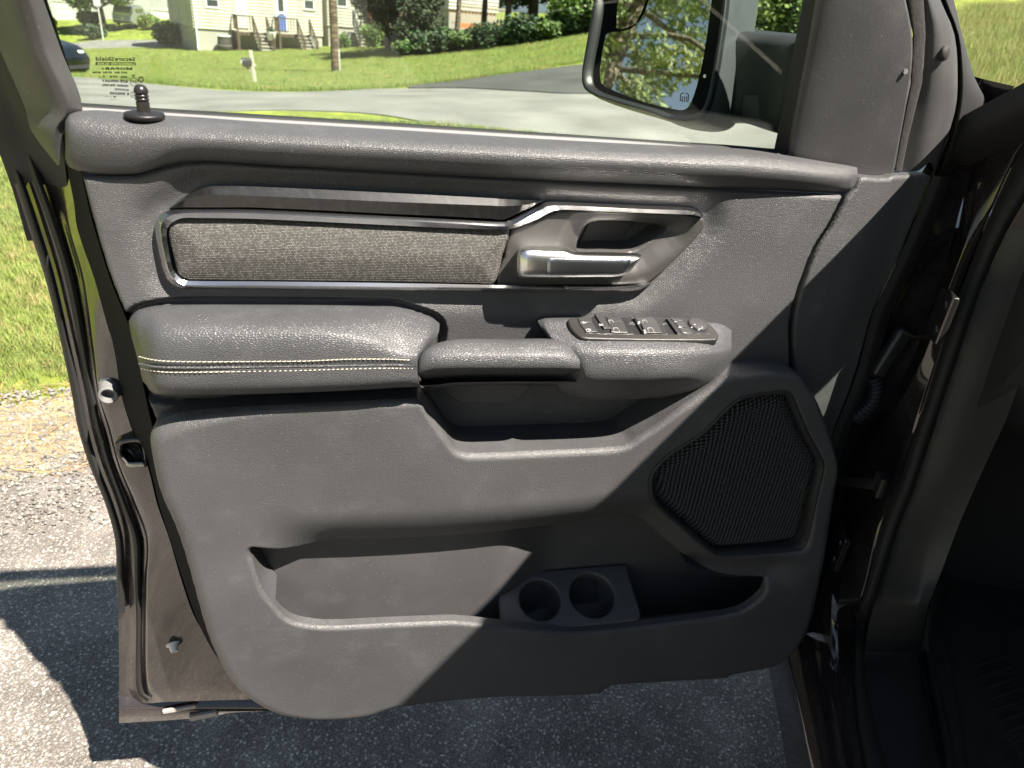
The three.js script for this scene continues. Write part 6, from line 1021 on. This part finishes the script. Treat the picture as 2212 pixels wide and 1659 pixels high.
{
  const A = far(709, 93, 57.6), B = far(905, 88, 61.2), f0 = facade(A, B), L = f0.local, fd = L(740, 57.5)[1], w = B.clone().sub(A).setY(0).length(), box = (a, b) => { const p = L(...a), q = L(...b); return [p[0], q[0], p[1], q[1]]; };
  const w1 = box([729, 12], [747, -22]), d1 = box([790, 50], [804, 50]); d1[2] = fd + 0.25; d1[3] = fd + 2.35;
  const { t, f } = house(A, B, { h: 6.4, depth: 9, found: fd, wall: BM.cream, label: 'cream clapboard house with a red door behind the utility pole', holes: [w1, d1].map(([a, b, c, d]) => [a - 0.12, b + 0.12, c - 0.1, d + 0.1]) });
  windowOn(t, ...w1, false); doorOn(t, ...d1, BM.red, matte(0.6, 0.62, 0.6, 0.3));
  const s = L(768, 62), e = L(806, 62); stoop(f, s[0] + 0.5, e[0] + 0.3, fd + 0.15, s[0] - 0.6, s[0] + 0.3, 'black-railed stoop at the red door', matte(0.04, 0.04, 0.045));
  const q = L(752, 84), b = thing('heat_pump', 'pale grey box unit standing on the ground beside the red-door stoop', 'heat pump'); b.position.copy(V3(q[0], 0, 0.8).applyMatrix4(f.m)); b.position.y = heightAt(b.position.x, b.position.z); b.quaternion.setFromRotationMatrix(f.m);
  part(b, 'unit_case', boxGeo(0.9, 0.95, 0.7, 0, 0.5, 0, 0.04), matte(0.45, 0.45, 0.42)); part(b, 'unit_grille', new THREE.TorusGeometry(0.3, 0.03, 6, 20).translate(0, 0.55, 0.36), matte(0.2, 0.2, 0.2)); part(b, 'unit_base', boxGeo(1.0, 0.08, 0.8, 0, 0.02, 0), BM.block);
}
// far white garages
{
  const A = far(60, 56, 82), B = far(400, 44, 84), f0 = facade(A, B), L = f0.local, w = B.clone().sub(A).setY(0).length(), y0 = 0;
  const ds = [[118, 172], [262, 300], [330, 378]].map(([a, b]) => [L(a, 30)[0], L(b, 30)[0]]);
  const { t } = house(A, B, { h: 6, depth: 8, found: 0.15, wall: BM.white, label: 'row of white garages across the far street', name: 'garage_row', holes: ds.map(([a, b]) => [a - 0.15, b + 0.15, 0, 2.6]) });
  for (const [a, b] of ds) { const d = part(t, 'garage_door', boxGeo(b - a, 2.4, 0.05, (a + b) / 2, 1.3, 0.0), BM.trim); for (let k = 0; k < 4; k++) part(d, 'door_panel', boxGeo(b - a - 0.08, 0.54, 0.03, (a + b) / 2, 0.4 + k * 0.6, 0.04), BM.trim); part(d, 'door_casing', joined([boxGeo(0.15, 2.6, 0.1, a - 0.07, 1.3, 0.05), boxGeo(0.15, 2.6, 0.1, b + 0.07, 1.3, 0.05), boxGeo(b - a + 0.3, 0.15, 0.1, (a + b) / 2, 2.65, 0.05)]), matte(0.6, 0.6, 0.56)); }
}
// neighbour's house with a deck among the trees
{
  const A = far(968, 52, 52), B = far(1075, 40, 53), { t, f } = house(A, B, { h: 6.5, depth: 8, found: 0.9, wall: BM.white, label: 'white house half hidden behind the roadside trees', holes: [] });
  const w = B.clone().sub(A).setY(0).length(); windowOn(t, 1.0, 1.9, 2.6, 3.9, false);
  const d = thing('wooden_deck', 'raised deck with orange-brown boards among the roadside trees', 'deck'); f.m.decompose(d.position, d.quaternion, d.scale);
  const L = f.local(1026, 52); for (let k = 0; k < 8; k++) part(d, 'deck_board', boxGeo(3.2, 0.05, 0.24, L[0], L[1], 0.3 + k * 0.27), matte(0.55, 0.22, 0.10)); part(d, 'deck_beam', boxGeo(3.2, 0.28, 0.08, L[0], L[1] - 0.1, 2.4), matte(0.55, 0.20, 0.09));
  for (const x of [-1.5, 0, 1.5]) { part(d, 'post', boxGeo(0.16, L[1] + 0.6, 0.16, L[0] + x, (L[1] - 0.6) / 2, 2.35), BM.tread); part(d, 'rail_post', boxGeo(0.1, 1, 0.1, L[0] + x, L[1] + 0.5, 2.35), BM.tread); } part(d, 'handrail', boxGeo(3.2, 0.08, 0.1, L[0], L[1] + 1, 2.35), BM.tread);
  for (let k = 0; k < 14; k++) part(d, 'baluster', boxGeo(0.05, 0.9, 0.05, L[0] - 1.5 + k * 0.23, L[1] + 0.5, 2.35), BM.tread);
}
// ------------------------------------------------------------------ street furniture
{
  const p = far(722, 159, 28), t = thing('utility_pole', 'weathered round wooden utility pole standing in the lawn', 'utility pole'); t.position.set(p.x, heightAt(p.x, p.z), p.z);
  part(t, 'pole', bar([V3(0.06, -0.3, 0), V3(0, 4, 0), V3(-0.08, 9, 0)], [0.155, 0.14, 0.11], { sides: 16, k: 4 }), std({ color: lin(0.42, 0.36, 0.29), map: barkT, roughness: 1 }));
  part(t, 'ground_wire', bar([V3(0.21, 0, 0.02), V3(0.15, 4, 0.02), V3(0.05, 8.5, 0.02)], 0.012, { sides: 5 }), matte(0.3, 0.3, 0.3)); part(t, 'wire_guard', bar([V3(0.22, 0, 0.04), V3(0.2, 0.8, 0.04)], 0.03, { sides: 6, k: 1 }), matte(0.5, 0.5, 0.48)); part(t, 'cross_arm', boxGeo(2.4, 0.12, 0.1, 0, 8.5, 0.12), BM.wood);
}
{
  const p = far(552, 184, 19), t = thing('mailbox', 'grey roadside mailbox with red flag on a pale leaning wooden post', 'mailbox'); t.position.set(p.x, heightAt(p.x, p.z), p.z); t.rotation.set(0, 0.15, 0.07); t.scale.setScalar(0.76);
  part(t, 'post', boxGeo(0.10, 1.1, 0.10, 0, 0.5, 0, 0.008), matte(0.50, 0.47, 0.40, 0.95));
  part(t, 'bracket', boxGeo(0.42, 0.08, 0.08, -0.1, 0.60, 0, 0.006), BM.tread); part(t, 'brace', boxGeo(0.06, 0.3, 0.06).rotateZ(0.7).translate(-0.12, 0.48, 0), BM.tread);
  const s = new THREE.Shape(); s.moveTo(-0.09, 0); s.lineTo(0.09, 0); s.lineTo(0.09, 0.10); s.absarc(0, 0.10, 0.09, 0, Math.PI); s.lineTo(-0.09, 0);
  const box = part(t, 'box', new THREE.ExtrudeGeometry(s, { depth: 0.30, bevelEnabled: true, bevelSize: 0.006, bevelThickness: 0.006, bevelSegments: 2 }).rotateY(-Math.PI / 2).rotateY(0.25).translate(-0.02, 0.64, 0.0), matte(0.03, 0.03, 0.034, 0.6));
  part(box, 'flag', boxGeo(0.10, 0.07, 0.012, -0.20, 0.755, 0.115), BM.red); part(box, 'box_badge', new THREE.CylinderGeometry(0.055, 0.055, 0.01, 20).rotateX(Math.PI / 2).rotateY(0.25).translate(-0.27, 0.72, 0.155), matte(0.7, 0.7, 0.7)); part(box, 'badge_patch', boxGeo(0.09, 0.06, 0.01, -0.22, 0.74, 0.135), BM.red);
}
{ const p = far(221, 72, 66), t = thing('sign_post', 'slim pale metal sign post in front of the street tree', 'sign post'); t.position.set(p.x, heightAt(p.x, p.z), p.z); part(t, 'post', new THREE.CylinderGeometry(0.05, 0.05, 3, 10).translate(0, 1.5, 0), matte(0.6, 0.6, 0.58, 0.5)); part(t, 'sign_plate', boxGeo(0.6, 0.6, 0.03, 0, 2.9, 0.06, 0.01), matte(0.6, 0.6, 0.6)); }
// ------------------------------------------------------------------ cars: x forward, y up, z to the car's right side
function car(p, turn, { L = 4.6, W = 1.82, H = 1.62, hood = 0.95, paint, label, suv = true }) {
  const t = thing('parked_car', label, 'car', 'cars on the street'); t.position.set(p.x, heightAt(p.x, p.z), p.z); t.rotation.y = turn;
  const body = [[-L / 2, 0.45], [-L / 2 + 0.02, 0.75], [-L / 2 + 0.1, hood + 0.1], [L / 2 - 1.15, hood + 0.02], [L / 2 - 0.2, hood - 0.12], [L / 2, hood - 0.3], [L / 2 + 0.02, 0.5], [L / 2 - 0.1, 0.28], [-L / 2 + 0.1, 0.28]];
  const ex = (pts, w, bev) => { const s = new THREE.Shape(thread(pts.map(([x, y]) => V3(x, y, 0)), 3, true).map((q) => new THREE.Vector2(q.x, q.y))); return new THREE.ExtrudeGeometry(s, { depth: w - bev * 2, bevelEnabled: true, bevelSize: bev * 0.6, bevelThickness: bev, bevelSegments: 3 }).translate(0, 0, -(w - bev * 2) / 2); };
  part(t, 'body', ex(body, W, 0.1), paint);
  const rb = suv ? -L / 2 + 0.15 : -L / 2 + 0.8;
  part(t, 'cabin', ex([[rb - 0.1, hood + 0.05], [rb + 0.15, H - 0.06], [rb + 0.6, H], [0.35, H - 0.02], [L / 2 - 1.25, hood + 0.03]], W - 0.22, 0.14), paint);
  part(t, 'rear_window', boxGeo(0.03, 0.38, W - 0.55).rotateZ(-0.35).translate(rb + 0.02, (hood + H) / 2 + 0.05, 0), BM.pane); part(t, 'windscreen', boxGeo(0.03, 0.52, W - 0.5).rotateZ(0.95).translate(0.78, (hood + H) / 2 + 0.06, 0), BM.pane);
  for (const z of [-1, 1]) {
    part(t, 'side_window', boxGeo(L * 0.36, 0.36, 0.03, -0.45, (hood + H) / 2 + 0.02, z * (W / 2 - 0.105)), BM.pane);
    part(t, 'tail_light', boxGeo(0.06, 0.2, 0.26, -L / 2 + 0.02, hood - 0.12, z * (W / 2 - 0.26), 0.02), matte(0.4, 0.02, 0.02, 0.3)); part(t, 'headlight', boxGeo(0.34, 0.16, 0.22, L / 2 - 0.16, hood - 0.24, z * (W / 2 - 0.2), 0.05), phys({ color: lin(0.75, 0.75, 0.72), roughness: 0.15, clearcoat: 1 }));
    part(t, 'mirror', boxGeo(0.12, 0.16, 0.22, 0.95, hood + 0.16, z * (W / 2 + 0.08), 0.04), paint);
    for (const x of [-L / 2 + 0.85, L / 2 - 0.9]) { const wh = new THREE.Group(); wh.name = 'wheel'; t.add(wh); part(wh, 'tyre', new THREE.TorusGeometry(0.25, 0.095, 10, 24).translate(x, 0.34, z * (W / 2 - 0.1)), M.rubber); part(wh, 'rim', new THREE.CylinderGeometry(0.2, 0.2, 0.12, 18).rotateX(Math.PI / 2).translate(x, 0.34, z * (W / 2 - 0.08)), std({ color: lin(0.4, 0.4, 0.4), metalness: 0.8, roughness: 0.4 })); }
  }
  part(t, 'rear_bumper', boxGeo(0.16, 0.24, W - 0.1, -L / 2 + 0.02, 0.45, 0, 0.05), matte(0.05, 0.05, 0.05)); part(t, 'number_plate', boxGeo(0.02, 0.14, 0.32, -L / 2 - 0.05, 0.68, 0), matte(0.6, 0.6, 0.6)); part(t, 'front_bumper', boxGeo(0.16, 0.24, W - 0.1, L / 2 - 0.02, 0.42, 0, 0.05), matte(0.04, 0.04, 0.045));
  return t;
}
car(far(291, 56, 74), Math.PI / 2 + 0.08, { paint: phys({ color: lin(0.34, 0.36, 0.37), metalness: 0.5, roughness: 0.35, clearcoat: 1 }), label: 'silver car parked tail-on in front of the white garages' });
{ const p = far(176, 176, 17.4), q = V3(-2.78, 0, 0).applyAxisAngle(V3(0, 1, 0), -0.12); car(V3(p.x + q.x, 0, p.z + q.z), -0.12, { L: 4.7, W: 1.85, H: 1.45, hood: 0.88, suv: false, paint: phys({ color: lin(0.008, 0.011, 0.016), metalness: 0.2, roughness: 0.3, clearcoat: 1 }), label: 'dark blue car on the road with only its nose past the door frame' }); }
renderer.render(scene, camera);
